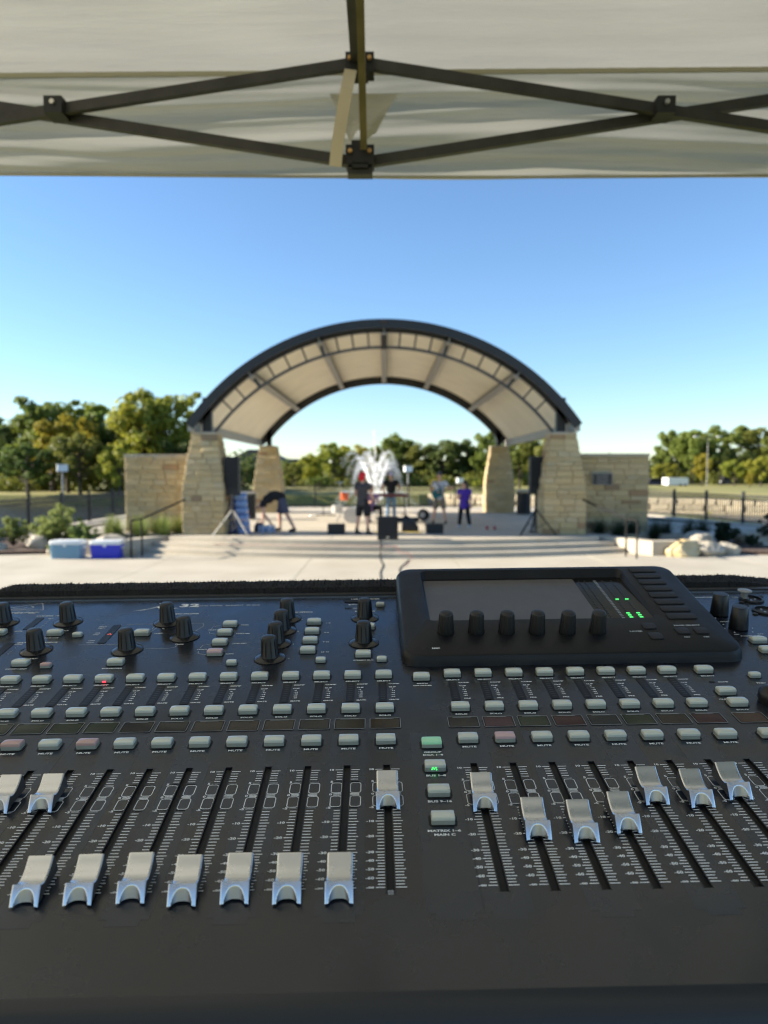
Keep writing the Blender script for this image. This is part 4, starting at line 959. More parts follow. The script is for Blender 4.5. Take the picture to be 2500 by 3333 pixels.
# teal guitar held by the player
gt = thing('guitar', 'teal electric guitar held across the body of the player', 'guitar', (1.86, 24.42, ZS + 1.06), 0); gt.rotation_euler = (R(8), R(-22), 0)
ol = [(-.21, -.02), (-.19, .12), (-.08, .17), (.02, .12), (.1, .15), (.17, .1), (.13, .02), (.14, -.08), (.06, -.13), (-.02, -.11), (-.1, -.16), (-.19, -.12)]
b = MB(); n = len(ol); b.add([(x_, 0, z_) for x_, z_ in ol] + [(x_, .045, z_) for x_, z_ in ol], [tuple(range(n)), tuple(range(2 * n - 1, n - 1, -1))] + [(i, (i + 1) % n, n + (i + 1) % n, n + i) for i in range(n)]); b.build('body', mat('teal_lacquer', (.02, .16, .18), .2), gt)
MB().box((.42, .01, .0), (.6, .025, .05)).build('neck', mat('maple_neck', (.4, .25, .12), .4), gt); MB().box((.78, .012, .01), (.16, .018, .08)).build('headstock', mat('maple_head', (.38, .24, .12), .4), gt)
for x_ in (-.05, .06): MB().box((x_, -.006, 0), (.03, .012, .08)).build('pickup', M['black_box'], gt)
MB().tube([(-.2, .02, .05), (-.16, .12, .28), (-.02, .16, .42), (.1, .14, .4), (.16, .05, .12)], .018).build('strap', M['black_box'], gt, 40)

# ------------------------------------------------------------------ pop-up canopy tent over the console
GZ = 1.13                                   # lawn height under the tent
FAB = mat('canopy_fabric', (0.60, 0.585, 0.53), 0.8, var=0.05, vscale=5, bump=0.4, bscale=9, stretch=(.45, 4, 6), translucent=0.30)
TUBE = mat('tent_tube', (0.045, 0.044, 0.042), 0.5, metal=0.2, var=0.25, vscale=14, bump=.15, bscale=120); TUBE2 = mat('tent_tube_bronze', (0.16, 0.13, 0.08), 0.45, metal=0.4, var=0.2, vscale=20)
JNT = mat('joint_black', (0.012, 0.013, 0.016), 0.55); BRASS = mat('bolt_brass', (0.6, 0.38, 0.16), 0.35, metal=1.0); STRAP = mat('strap_webbing', (0.62, 0.55, 0.42), 0.85, bump=.3, bscale=700)
TX, TYc, HS = -0.0595, 0.327, 1.5
tent = thing('canopy_tent', 'off-white pop-up canopy tent with dark scissor frame overhead', 'tent', (TX, TYc, GZ))
ZE = CAMZ - GZ + 1.059; ZP = CAMZ - GZ + 1.80; ZU = CAMZ - GZ + 1.003; ZL = CAMZ - GZ + 0.782
def fold(x, z): # gentle horizontal folds in the hanging cloth
    return .009 * math.sin(z * 47 + 1.6 * math.sin(x * 1.1) + .6 * math.sin(x * 3.1 + 2)) + .005 * math.sin(z * 118 + 2.4 * math.sin(x * 1.7 + 1) + math.sin(x * 4.3)) + .003 * math.sin(x * 11 + z * 60) * math.sin(x * 2.3 + 1) + .0012 * math.sin(z * 260 + 5 * math.sin(x * 2.9))
g = HS + .13
NX, NZ = 200, 90
vs = []; 
for j in range(NZ + 1):
    u = j / NZ
    for i in range(NX + 1):
        x = -g + 2 * g * i / NX
        vs.append((x, g + (fold(x, u * .26) * min(1, u * 6) * (1 - .5 * (u > .97))) + .012 * u, ZE + .0126 * (x / g) * (1 - u) - .263 * u - (.004 * math.sin(x * 2.1 + 1) + .003 * math.sin(x * 7)) * u))
MB().add(vs, [(j * (NX + 1) + i, j * (NX + 1) + i + 1, (j + 1) * (NX + 1) + i + 1, (j + 1) * (NX + 1) + i) for j in range(NZ) for i in range(NX)]).build('front_valance', FAB, tent, 60)
b = MB(); b.tube([(-g + 2 * g * i / 40, g + .004, ZE - .263 - .004 * math.sin((-g + 2 * g * i / 40) * 2.1 + 1)) for i in range(41)], .004, 6); b.build('valance_hem', FAB, tent, 60)
b = MB()
for i in range(40):
    x = -g + 2 * g * i / 40; b.box((x + g / 40, g - .012, ZE - .003 + .014 * (x / g) * .9), (2 * g / 40 * 1.001, .006, .011))
b.build('eave_seam', mat('seam_tape', (0.42, 0.40, 0.30), .85), tent)
def roof_panel(k):
    vs = []; n = 40; rot = Matrix.Rotation(k * math.pi / 2, 3, 'Z')
    for j in range(n + 1):
        v = j / n
        for i in range(n + 1):
            u = -1 + 2 * i / n; rr = g * (1 - v * .995); x = u * rr
            z = ZE + (ZP - ZE) * v - .05 * math.sin(math.pi * v) * (1 - .3 * u * u) + .006 * math.sin(v * 70 + math.sin(x * 2)) * (v < .5) + .004 * math.sin(x * 6 + v * 20)
            vs.append(rot @ Vector((x, rr, z + .014 * (x / g) * .9 * (1 - v) * (k == 0))))
    MB().add(vs, [(j * (n + 1) + i, j * (n + 1) + i + 1, (j + 1) * (n + 1) + i + 1, (j + 1) * (n + 1) + i) for j in range(n) for i in range(n)]).build('roof_panel', FAB, tent, 60)
for k in range(4): roof_panel(k)
for k in (1, 2, 3):
    rot = Matrix.Rotation(k * math.pi / 2, 3, 'Z'); vs = []
    zb = .263 if k != 1 else 1.75          # full-height cloth added on the left, out of view, keeps sun off the console
    for j in range(21):
        for i in range(41):
            x = -g + 2 * g * i / 40; u = j / 20; vs.append(rot @ Vector((x, g + .012 * math.sin(x * 9 + u * 4) * u, ZE - zb * u)))
    MB().add(vs, [(j * 41 + i, j * 41 + i + 1, (j + 1) * 41 + i + 1, (j + 1) * 41 + i) for j in range(20) for i in range(40)]).build('side_valance' if k != 1 else 'added_sun_screen', FAB, tent, 60)
def joint_block(p, rot, parent):
    jb = MB(); jb.box(p, (.070, .046, .046), rot).box(Vector(p) + rot @ Vector((-.004, -.003, .026)), (.034, .042, .014), rot).box(Vector(p) + rot @ Vector((.0, -.003, -.026)), (.040, .040, .012), rot)
    o = jb.build('corner_joint', JNT, parent)
    for s in (-1, 1):
        bo = MB().cyl(Vector(p) + rot @ Vector((s * .024, -.027, .004)), Vector(p) + rot @ Vector((s * .024, -.034, .004)), .0055, n=14).cyl(Vector(p) + rot @ Vector((s * .024, -.034, .004)), Vector(p) + rot @ Vector((s * .024, -.036, .004)), .004, n=10)
        bo.build('bolt', BRASS, o, 40)
for k in range(4):
    rot = Matrix.Rotation(k * math.pi / 2, 3, 'Z'); yb = HS
    for s in (-1, 1):
        for a, c, off in (((0, ZU), (s * HS, ZL), -.0), ((0, ZL), (s * HS, ZU), .026)):
            b = MB(); b.bar(rot @ Vector((a[0] + s * .03, yb + off - .012, a[1])), rot @ Vector((c[0], yb + off - .012, c[1])), .016, .0255, up=(0, 0, 1)); b.build('scissor_bar', TUBE, tent)
        cx = rot @ Vector((s * HS / 2, yb - .012, (ZU + ZL) / 2 + .004))
        o = MB().box(cx, (.044, .056, .040), rot).build('pivot_joint', JNT, tent)
        MB().cyl(rot @ Vector((s * HS / 2, yb - .040, (ZU + ZL) / 2 + .008)), rot @ Vector((s * HS / 2, yb - .046, (ZU + ZL) / 2 + .008)), .006).build('bolt', M['alu'], o, 40)
        joint_block(rot @ Vector((s * HS, yb, ZU)), rot, tent); 
    joint_block(rot @ Vector((0, yb - .006, ZU)), rot, tent); joint_block(rot @ Vector((0, yb - .006, ZL)), rot, tent)
    MB().box(rot @ Vector((0, yb - .004, ZL - .036)), (.062, .03, .018), rot).build('joint_skirt', TUBE, tent)
    MB().bar(rot @ Vector((-.012, yb - .03, ZU + .01)), rot @ Vector((0, .05, ZL + .16)), .020, .026).build('centre_bar', TUBE, tent)
    MB().bar(rot @ Vector((.010, yb - .045, ZL + .012)), rot @ Vector((.02, .05, ZL + .62)), .016, .024).build('centre_bar', TUBE2, tent)
MB().cyl((0, 0, ZL + .1), (0, 0, ZP - .01), .022).build('peak_pole', TUBE, tent, 40)
for sx in (-1, 1):
    for sy in (-1, 1):
        lp = MB().box((sx * HS, sy * HS, ZU / 2 + .01), (.036, .036, ZU)).build('leg', TUBE, tent); MB().box((sx * HS, sy * HS, .006), (.09, .09, .008)).build('foot', JNT, lp)
# gusset and hanging strap behind the front middle joint
b = MB(); gv = []
for j in range(13):
    u = j / 12
    for i in range(13):
        v = -1 + 2 * i / 12; wv = .088 * (1 - u * .62); gv.append((.008 + v * wv - .004 * u, HS + .05 + .012 * math.sin(v * 3 + u * 5) * u, ZU - .036 - .105 * u - .01 * math.sin(v * 5) * u))
b.add(gv, [(j * 13 + i, j * 13 + i + 1, (j + 1) * 13 + i + 1, (j + 1) * 13 + i) for j in range(12) for i in range(12)]); b.build('corner_gusset', FAB, tent, 60)
sp = [(-.022, HS - .032, ZU - .022), (-.03, HS - .052, ZU - .075), (-.043, HS - .048, ZU - .14), (-.055, HS - .043, ZU - .21), (-.060, HS - .040, ZU - .255)]
b = MB()
for p, q in zip(sp[:-1], sp[1:]): b.bar(p, Vector(q) + (Vector(q) - Vector(p)) * .02, .030, .0022, up=(0, -1, 0.1))
b.build('hanging_strap', STRAP, tent)

# ------------------------------------------------------------------ table and carpet-lined case under the console
tb = thing('folding_table', 'folding table under the mixing console', 'table', (0.0, 0.52, GZ))
MB().box((0, 0, .765), (1.5, .76, .04)).build('table_top', mat('table_plastic', (.05, .05, .05), .6), tb)
for sx in (-1, 1):
    for sy in (-1, 1): MB().cyl((sx * .62, sy * .3, 0), (sx * .62, sy * .3, .745), .016).build('leg', M['steel_grey'], tb, 40)

# ------------------------------------------------------------------ mixing console (local axes: x right, y back up the slope, z off the panel; origin on the panel)
con = thing('mixing_console', 'large black digital mixing console with silver faders in the foreground', 'mixing console')
ux = Vector((math.cos(R(.893)), math.sin(R(.893)), 0)); wv = Vector((-math.sin(R(.893)) * math.cos(R(9.511)), math.cos(R(.893)) * math.cos(R(9.511)), math.sin(R(9.511))))
nv = ux.cross(wv); ux = (ux * math.cos(R(.666)) + nv * math.sin(R(.666))); nv = ux.cross(wv)
MC = Matrix((ux, wv, nv)).transposed().to_4x4(); MC.translation = Vector((.0033, .33095, CAMZ - .2023)); con.matrix_world = MC
mm = .001
PAN = mat('console_panel', (0.012, 0.0152, 0.0215), 0.25, spec=.8, var=.14, vscale=14, rvar=.08, bump=.05, bscale=900)
PAN2 = mat('console_panel_zone', (0.0145, 0.0205, 0.0325), 0.27, spec=.8, rvar=.07, vscale=12, bump=.05, bscale=900)
PANB = mat('console_panel_edge', (0.022, 0.025, 0.03), 0.3, spec=.5)
BLK = mat('slot_black', (0.003, 0.003, 0.0035), .6); INK = mat('panel_ink', (0.86, 0.89, 0.90), .6); INKD = mat('panel_ink_dim', (0.50, 0.54, 0.58), .6)
KNB = mat('knob_black', (0.009, 0.009, 0.010), .38, spec=.5, bump=.1, bscale=600); KTOP = mat('knob_top', (0.02, 0.02, 0.021), .5); SKRT = mat('knob_skirt', (0.012, 0.013, 0.015), .22, spec=.6)
BTN = mat('button_clear', (0.72, 0.745, 0.65), .14, spec=.7, trans=.12, coat=.6); BTNR = mat('button_red', (0.72, 0.46, 0.42), .22, spec=.6, trans=.25, coat=.25); BTNP = mat('button_pink', (0.78, 0.52, 0.52), .22, spec=.6, trans=.2, coat=.25)
BTNG = mat('button_green_lit', (0.40, 0.62, 0.46), .25, spec=.6, trans=.2, coat=.2, emit=(.25, .8, .4), estr=.07); BCORE = mat('button_core', (0.40, 0.425, 0.365), .2, spec=.6, trans=.15, coat=.3)
FAD = mat('fader_silver', (0.74, 0.755, 0.785), .28, metal=.95, rvar=.03, vscale=40); FADS = mat('fader_side', (0.10, 0.10, 0.105), .35, metal=.5)
GRN = mat('led_green', (.05, .5, .1), .4, emit=(.1, 1, .2), estr=.5); REDL = mat('led_red', (.6, .05, .05), .4, emit=(1, .05, .08), estr=.9); MTR = mat('meter_window', (0.006, 0.007, 0.010), .42, spec=.3); SEGM = mat('meter_segment', (0.02, 0.022, 0.03), .4)
LX, RX, BW, FW = -418 * mm, 452 * mm, 421 * mm, -54 * mm
P_ = 24.7
CH_U = [(i - 10) * P_ for i in range(-5, 11)]; DCA_U = [54.83 + P_ * j for j in range(8)]; MAIN_U = 257.5
SLOTS = [u for u in CH_U] + DCA_U + [MAIN_U]
S0, S1, SWD = -1.0 * mm, 108.2 * mm, 4.0 * mm
# panel surface, with real slots for the faders
b = MB()
def rect(b, x0, y0, x1, y1, z=0): b.add([(x0, y0, z), (x1, y0, z), (x1, y1, z), (x0, y1, z)], [(0, 1, 2, 3)])
rect(b, LX, FW, RX, S0); rect(b, LX, S1, RX, BW)
edges = [LX] + sum([[u * mm - SWD / 2, u * mm + SWD / 2] for u in SLOTS], []) + [RX]
for k in range(0, len(edges), 2): rect(b, edges[k], S0, edges[k + 1], S1)
panel = b.build('panel', PAN, con)
MB().rings([[(LX, FW, z0), (RX, FW, z0), (RX, BW, z0), (LX, BW, z0)] for z0 in (-.0015, -.012)]).build('panel_tray', BLK, con)
b = MB()   # front lip rolling over and sides
pf = [(FW, 0), (FW - .003, -.0006), (FW - .0062, -.0026), (FW - .012, -.009), (FW - .03, -.031), (FW - .034, -.045), (FW - .03, -.062), (BW, -.062), (BW + .001, -.012)]
n = len(pf)
b.add([(x, y, z) for x in (LX - .004, RX + .004) for y, z in pf] , [tuple(range(n)), tuple(range(2 * n - 1, n - 1, -1))] + [(i, i + 1, n + i + 1, n + i) for i in range(n - 1)])
b.build('chassis', PANB, con, 25)
MB().box(((LX + RX) / 2, BW + .0012, -.004), (RX - LX, .0024, .010)).build('rear_edge', mat('edge_bright', (.25, .28, .33), .3, metal=.6), con)
for s, xx in ((-1, LX - .014), (1, RX + .014)): MB().box((xx, (BW + FW) / 2 - .01, -.02), (.02, BW - FW + .03, .075)).build('end_cheek', KNB, con)
def cobj(name, me, m_, u, w_, h=0, parent=panel, rz=0): return obj(name, me, m_, parent, (u * mm, w_ * mm, h * mm), (0, 0, rz))
def rrect(wd, dp, r_, n=4, z=0, cx=0, cy=0):
    out = []
    for sx, sy, a0 in ((1, 1, 0), (-1, 1, 90), (-1, -1, 180), (1, -1, 270)):
        for k in range(n + 1): a = R(a0 + 90 * k / n); out.append(Vector((cx + sx * (wd / 2 - r_) + r_ * math.cos(a), cy + sy * (dp / 2 - r_) + r_ * math.sin(a), z)))
    return out
def sheet(poly): 
    return MB().add(poly, [tuple(range(len(poly)))])
def outline(wd, dp, r_, lw, z=.15 * mm):
    a = rrect(wd, dp, r_, 4, z); c = rrect(wd - 2 * lw, dp - 2 * lw, max(r_ - lw, .0002), 4, z); n = len(a)
    return MB().add(a + c, [(i, (i + 1) % n, n + (i + 1) % n, n + i) for i in range(n)])
# lighter printed zones behind every other fader
for k, u in enumerate(DCA_U + CH_U[::-1] + [30 ]):
    if (u in CH_U and CH_U.index(u) % 2 == 1) or (u in DCA_U and DCA_U.index(u) % 2 == 1): continue
    wd = 23.5 if u != 30 else 27
    b = MB(); 
    x0, x1 = (u - wd / 2) * mm, (u + wd / 2) * mm; z = .06 * mm
    if u == 30: rect(b, x0, -14 * mm, x1, 146 * mm, z)
    else:
        rect(b, x0, -14 * mm, u * mm - SWD / 2, 146 * mm, z); rect(b, u * mm + SWD / 2, -14 * mm, x1, 146 * mm, z); rect(b, u * mm - SWD / 2, -14 * mm, u * mm + SWD / 2, S0, z); rect(b, u * mm - SWD / 2, S1, u * mm + SWD / 2, 146 * mm, z)
    rect(b, x0 + .004, -18 * mm, x1 - .004, -14 * mm, z); b.build('printed_zone', PAN2, panel)
# fader slots
SL = MB(); hw = SWD / 2
SL.add([(-hw, 0, 0), (hw, 0, 0), (hw, S1 - S0, 0), (-hw, S1 - S0, 0), (-hw, 0, -.011), (hw, 0, -.011), (hw, S1 - S0, -.011), (-hw, S1 - S0, -.011)], [(4, 5, 6, 7), (0, 1, 5, 4), (1, 2, 6, 5), (2, 3, 7, 6), (3, 0, 4, 7)])
SLM = SL.mesh('fader_slot'); RIML = MB().box((hw + .0003, (S1 - S0) / 2, .0001), (.0005, S1 - S0, .0003)).box((-hw - .0003, (S1 - S0) / 2, .0001), (.0005, S1 - S0, .0003)).mesh('slot_rim')
# fader scale print
def text_into(b, s, size, x, y, xs=1.25, z=.15 * mm, align='CENTER'):
    me = text_mesh(s, size, xs, align); n = len(b.v); b.v += [(v.co.x + x, v.co.y + y, z) for v in me.vertices]; b.f += [tuple(i + n for i in p.vertices) for p in me.polygons]
sb = MB(); lw = .58 * mm
w10, winf = 103.2, 3.2
ticks = [w10 - 2.5 * k for k in range(31)]; ticks = [t_ for t_ in ticks if t_ > 28.0]; ticks += [28.2 - 2.083 * k for k in range(1, 13)]
for t_ in ticks:
    if 65.9 < t_ < 89.9: continue
    maj = any(abs(t_ - q) < .9 for q in (103.2, 90.7, 65.7, 53.2, 40.7, 28.2, 21.9, 15.7, 9.5, 3.2))
    a = 7.2 if maj else 6.2
    for x0, x1 in ((-a, -2.6), (2.6, a + .8)): rect(sb, x0 * mm, t_ * mm - lw / 2, x1 * mm, t_ * mm + lw / 2, .15 * mm)
for t_ in (90.7, 78.7, 77.5, 65.7):
    for x0, x1 in ((-7.2, -2.6), (2.6, 8)): rect(sb, x0 * mm, t_ * mm - lw / 2, x1 * mm, t_ * mm + lw / 2, .15 * mm)
for cy in (84.6, 71.6):
    for cx in (-5.6, 5.8):
        o_ = outline(6.6 * mm, 10.2 * mm, 1.8 * mm, .42 * mm); sb.add([(v[0] + cx * mm, v[1] + cy * mm, v[2]) for v in o_.v], o_.f)
for s, w_ in (('10', 103.2), ('5', 90.7), ('0', 78.1), ('-5', 65.7), ('-10', 53.2), ('-20', 40.7), ('-30', 28.2), ('-40', 21.9), ('-50', 15.7), ('-60', 9.5), ('-\u221e', 3.2)):
    text_into(sb, s, 2.5 * mm, -8.0 * mm, w_ * mm, 1.3, align='RIGHT')
SCM = sb.mesh('fader_scale')
for u in SLOTS:
    cobj('fader_slot', SLM, BLK, u, S0 / mm, 0, panel); cobj('slot_rim', RIML, PANB, u, S0 / mm, 0, panel); cobj('fader_scale', SCM, INK, u, 0, 0, panel)
# fader caps
def fader_mesh():
    W = 6.7; NXF = 44; b = MB()
    # top surface as rows of points from front bottom to rear bottom; h as function of w and x
    rows = [('f', v) for v in [k_ / 30 for k_ in range(31)]] + [(-4.55, 7.75, 0), (-3.6, 7.1, 0), (-2.5, 6.6, 0), (-1.2, 6.3, 0), (.4, 6.25, 0), (2.2, 6.6, 0), (4.4, 7.3, 0), (6.6, 8.5, 0), (8.6, 9.8, 0), (10.1, 11.0, 0), (10.8, 11.3, 0), (11.4, 10.8, 0), (13.2, 2.0, 0)]
    vs = []
    for rw_ in rows:
        for i in range(NXF + 1):
            x = -1 + 2 * i / NXF; e = max(0, abs(x) - .88) / .12
            if rw_[0] == 'f':                                     # front block: a slope cut by an arch-shaped thumb scoop
                v = rw_[1]; h = .6 + 7.2 * v; ws = -10.8 + 5.75 * v - .3 * math.sin(math.pi * v); rr_ = max(0, 1 - abs(x / .76) ** 2.6) ** .62
                wp = -11.5 + 3.9 * rr_ + .25 * (h - .6) if abs(x) < .76 else -99
                k_ = .10; w2 = ws + math.log(1 + math.exp((wp - ws) / k_)) * k_; hh = h + .55 * x * x * v - e * e * .35; Ww = W
            else:
                w2, hh = rw_[0], rw_[1] - e * e * .5; Ww = W * .93
            vs.append((x * Ww * mm, w2 * mm, hh * mm))
    n = NXF + 1; m = len(rows)
    fs = [(j * n + i, j * n + i + 1, (j + 1) * n + i + 1, (j + 1) * n + i) for j in range(m - 1) for i in range(NXF)]
    b.add(vs, fs)
    top = b.mesh('cap_top', 26)
    sd = MB()
    for sx in (0, NXF):
        p = [vs[j * n + sx] for j in range(m)]; q = [(a[0] * .985, max(-10.3 * mm, min(13.0 * mm, a[1])), min(a[2] - .0004, .0010)) for a in p]
        sd.add(p + q, [(j, j + 1, m + j + 1, m + j) for j in range(m - 1)])
    sd.box((0, .5 * mm, -.001), (2.2 * mm, 12 * mm, .008)); sd.box((0, 4 * mm, .0028), (11.6 * mm, 16 * mm, .0012))
    return top, sd.mesh('cap_side', 40)
FT, FS_ = fader_mesh()
cap_w = {(-1): 3.4}
CAPW = {-222.3: 75.0, -197.6: 75.4, -172.9: 4.5, -148.2: 5.0, -123.5: 5.6, -98.8: 3.2, -74.1: 4.0, -49.4: 3.4, -24.7: 3.0, 0.0: 72.9, 54.83: 69.3, 79.53: 44.8, 104.23: 42.0, 128.93: 48.7, 153.63: 72.6, 178.33: 69.3, 203.03: 75.8}
for u in SLOTS:
    wc = next((v for k, v in CAPW.items() if abs(k - u) < .1), 3.4)
    t = bpy.data.objects.new('fader_cap', FT); COL.objects.link(t); FT.materials.append(FAD) if not FT.materials else None
    t.parent = con; t.location = (u * mm, wc * mm, .0006); t.rotation_euler = (0, 0, R(random.uniform(-.8, .8)))
    obj('cap_skirt', FS_, FADS, t)
# buttons
def button_mesh(wd, dp, hh, crown):
    wd, dp, hh, crown = wd * mm, dp * mm, hh * mm, crown * mm; r_ = 1.0 * mm
    rg = [rrect(wd, dp, r_, 4, 0), rrect(wd, dp, r_, 4, hh * .72), rrect(wd * .985, dp * .975, r_, 4, hh * .86), rrect(wd * .94, dp * .91, r_, 4, hh), rrect(wd * .6, dp * .56, r_ * .7, 4, hh + crown * .25), rrect(wd * .3, dp * .26, r_ * .4, 4, hh + crown * .3)]
    out = []
    for k, ring in enumerate(rg):      # the top is bowed along the width like a cushion
        out.append([Vector((p.x, p.y, p.z + (crown * (.3 * (1 - (p.x / (wd / 2)) ** 2) + .75 * (1 - ((p.y + dp * .12) / (dp / 2)) ** 2) - .35) if k >= 2 else 0))) for p in ring])
    low = MB().rings([out[0], [Vector((p.x, p.y, hh * .58)) for p in rg[1]]]).mesh('lens_base', 38)
    out[0] = [Vector((p.x * .985, p.y * .97, hh * .50)) for p in rg[1]]
    return MB().rings(out).mesh('button', 38), low
(BM, BML), (BMS, BMSL) = button_mesh(13.2, 7.8, 4.4, 1.0), button_mesh(8.4, 5.6, 3.4, .8)
WELL = sheet(rrect(15.8 * mm, 10.6 * mm, 2.4 * mm)).mesh('button_well'); WELLS = sheet(rrect(10.4 * mm, 7.6 * mm, 1.8 * mm)).mesh('button_well')
CORE = MB().rings([rrect(11.6 * mm, 5.6 * mm, 1 * mm, 3, 0), rrect(11.6 * mm, 5.6 * mm, 1 * mm, 3, 2.0 * mm)]).mesh('button_core')
def button(name, u, w_, m_=None, small=False, base=panel, h=0):
    cobj('button_well', WELLS if small else WELL, BLK, u, w_, h + .2, base)
    o = cobj(name, BMS if small else BM, m_ or BTN, u, w_, h + .3, con if base is panel else base)
    obj('lens_base', BMSL if small else BML, BCORE, o)
    return o
def label(s, u, w_, size=2.3, xs=1.35, m_=None, shear=0.0, base=panel, h=.15, align='CENTER'): return cobj('printed_label', text_mesh(s, size * mm, xs, align, shear), m_ or INK, u, w_, h, base)
MW = MB().rings([rrect(6.6 * mm, 31 * mm, .8 * mm, 3, .1 * mm), rrect(6.4 * mm, 30.8 * mm, .8 * mm, 3, .35 * mm)]).mesh('level_meter'); b = MB()
for k in range(8): rect(b, -1.6 * mm, (-12.6 + 3.4 * k) * mm, 1.6 * mm, (-11.0 + 3.4 * k) * mm, .45 * mm)
MSG = b.mesh('meter_segments')
DSP = MB().rings([rrect(19.6 * mm, 12.2 * mm, .8 * mm, 3, .15 * mm), rrect(19.4 * mm, 12 * mm, .8 * mm, 3, .4 * mm)]).mesh('name_display'); DFR = outline(21.8 * mm, 14.4 * mm, 1.2 * mm, .55 * mm, .5 * mm).mesh('display_frame'); DBK = sheet(rrect(21.6 * mm, 14.2 * mm, 1.2 * mm, 4, .1 * mm)).mesh('display_bezel')
DTAB = MB().box((-.5 * mm, 6.3 * mm, .5 * mm), (13 * mm, .9 * mm, .3 * mm)).mesh('display_tab'); DTABM = mat('display_edge_grey', (.2, .21, .21), .4)
def dmat(n_, c): return mat(n_, c, .14, spec=.5, coat=.3)
DM = {'k': dmat('display_black', (.010, .010, .012)), 'r': dmat('display_red', (.045, .014, .018)), 'm': dmat('display_maroon', (.05, .016, .03)), 'g': dmat('display_green', (.016, .028, .014)), 'b': dmat('display_brown', (.030, .022, .016)), 'o': dmat('display_orange', (.06, .026, .018)), 's': dmat('display_slate', (.02, .024, .028))}
def strip(u, dk, sel=None, mut=None, solo=None, gate='GATE'):
    button('select_button', u, 232.6, sel); label('SELECT', u, 224.6, 2.5)
    if gate is not None:
        cobj('level_meter', MW, MTR, u - 1.1, 206.7); cobj('meter_segments', MSG, SEGM, u - 1.1, 206.7)
        b = MB()
        for s, w_, sz in (('COMP', 219.5, 2.3), ('CLIP', 214.0, 2.1), ('-6', 210.6, 1.9), ('-12', 207.6, 1.9), ('-18', 204.6, 1.9), ('-30', 201.5, 1.9), ('-60', 198.5, 1.9), (gate, 193.6, 2.3)):
            text_into(b, s, sz * mm, 3.6 * mm if len(s) > 3 else 5.0 * mm, 0, 1.3, .15 * mm, 'LEFT'); k0 = len(text_mesh(s, sz * mm, 1.3, 'LEFT').vertices)
            for q in range(len(b.v) - k0, len(b.v)): b.v[q] = (b.v[q][0], b.v[q][1] + w_ * mm, b.v[q][2])
        key = 'meterprint' + gate
        if key not in bpy.data.meshes: me = b.mesh(key)
        cobj('meter_scale_print', bpy.data.meshes[key], INK, u, 0)
    button('solo_button', u, 178.2, solo); label('SOLO', u, 170.2, 2.5)
    cobj('display_bezel', DBK, BLK, u, 158.9); cobj('name_display', DSP, DM[dk], u, 158.9); cobj('display_frame', DFR, DTABM, u, 158.9); cobj('display_tab', DTAB, DTABM, u, 158.9)
    button('mute_button', u, 135.2, mut); label('MUTE', u, 127.2, 2.7)
for i, u in enumerate(CH_U): strip(u, 'ggggg' [i] if i < 5 else 'gggkkbbbkkbk'[i - 5] if i - 5 < 12 else 'k', mut={5: BTNR, 7: BTNR}.get(i))
for j, u in enumerate(DCA_U): strip(u, 'kmgrsgbr'[j], mut={1: BTNP}.get(j), gate='PRE')
strip(MAIN_U, 'o', gate=None)
# red glow at one select button
cobj('select_led', MB().box((0, 0, 0), (2.6 * mm, .5 * mm, .9 * mm)).mesh('select_led'), REDL, -222.3 + 1.2, 228.2, 1.2)
label('COMP', 264.5, 213.8, 2.2); cobj('comp_led', sheet(rrect(4.5 * mm, 2.6 * mm, .6 * mm)).mesh('comp_led'), BLK, 255.8, 214.0, .2)
button('clear_solo_button', MAIN_U, 195.6); label('CLEAR SOLO', MAIN_U, 186.0, 2.4)
button('sends_button', 29.9, 227.6); label('SENDS', 30, 219.0, 2.2); label('ON FADER', 30, 215.6, 2.2)
for w_, l1, l2, m_ in ((130.0, 'GROUP', 'DCA 1\u20138', BTNG), (103.2, 'BUS 1\u20138', None, None), (77.6, 'BUS 9\u201316', None, None), (52.6, 'MATRIX 1\u20136', 'MAIN C', None)):
    button('bank_button', 30.1, w_, m_)
    if l2: label(l1, 30.1, w_ - 8.6, 2.5); label(l2, 30.1, w_ - 11.8, 2.5)
    else: label(l1, 30.1, w_ - 7.8, 2.6)
b = MB()
for x_, y_ in ((-2.2, 0), (-.8, .2), (.6, -.2), (-1.6, .8), (.2, .9)): b.box((x_ * mm, y_ * .3 * mm, (1.6 + y_) * mm), (.8 * mm, .5 * mm, .6 * mm))
cobj('bank_led', b.mesh('bank_led'), GRN, 30.1, 98.8, .6)
# rotary knobs
KM = MB().lathe([(6.6 * mm, .6 * mm), (7.9 * mm, .9 * mm), (7.9 * mm, 2.6 * mm), (7.4 * mm, 3.4 * mm), (6.2 * mm, 18.2 * mm), (5.7 * mm, 19.4 * mm), (4.6 * mm, 20.0 * mm), (.1 * mm, 20.2 * mm)], 28).mesh('knob', 32)
KRIB = MB()
for k in range(10):
    a = 2 * math.pi * k / 10; d = Vector((math.cos(a), math.sin(a), 0)); KRIB.bar(d * 7.45 * mm + Vector((0, 0, 3.6 * mm)), d * 6.35 * mm + Vector((0, 0, 17 * mm)), .9 * mm, .5 * mm, up=d)
KRIB = KRIB.mesh('grip_ribs'); KSK = MB().lathe([(13.0 * mm, .1 * mm), (13.0 * mm, .5 * mm), (9 * mm, 2.2 * mm), (8 * mm, 2.4 * mm)], 40).mesh('skirt', 30); KRG = MB().lathe([(13.7 * mm, .1 * mm), (13.7 * mm, .35 * mm), (13.2 * mm, .35 * mm), (13.2 * mm, .1 * mm)], 40).mesh('skirt_ring', 30)
KRM = mat('skirt_rim', (.004, .004, .005), .5)
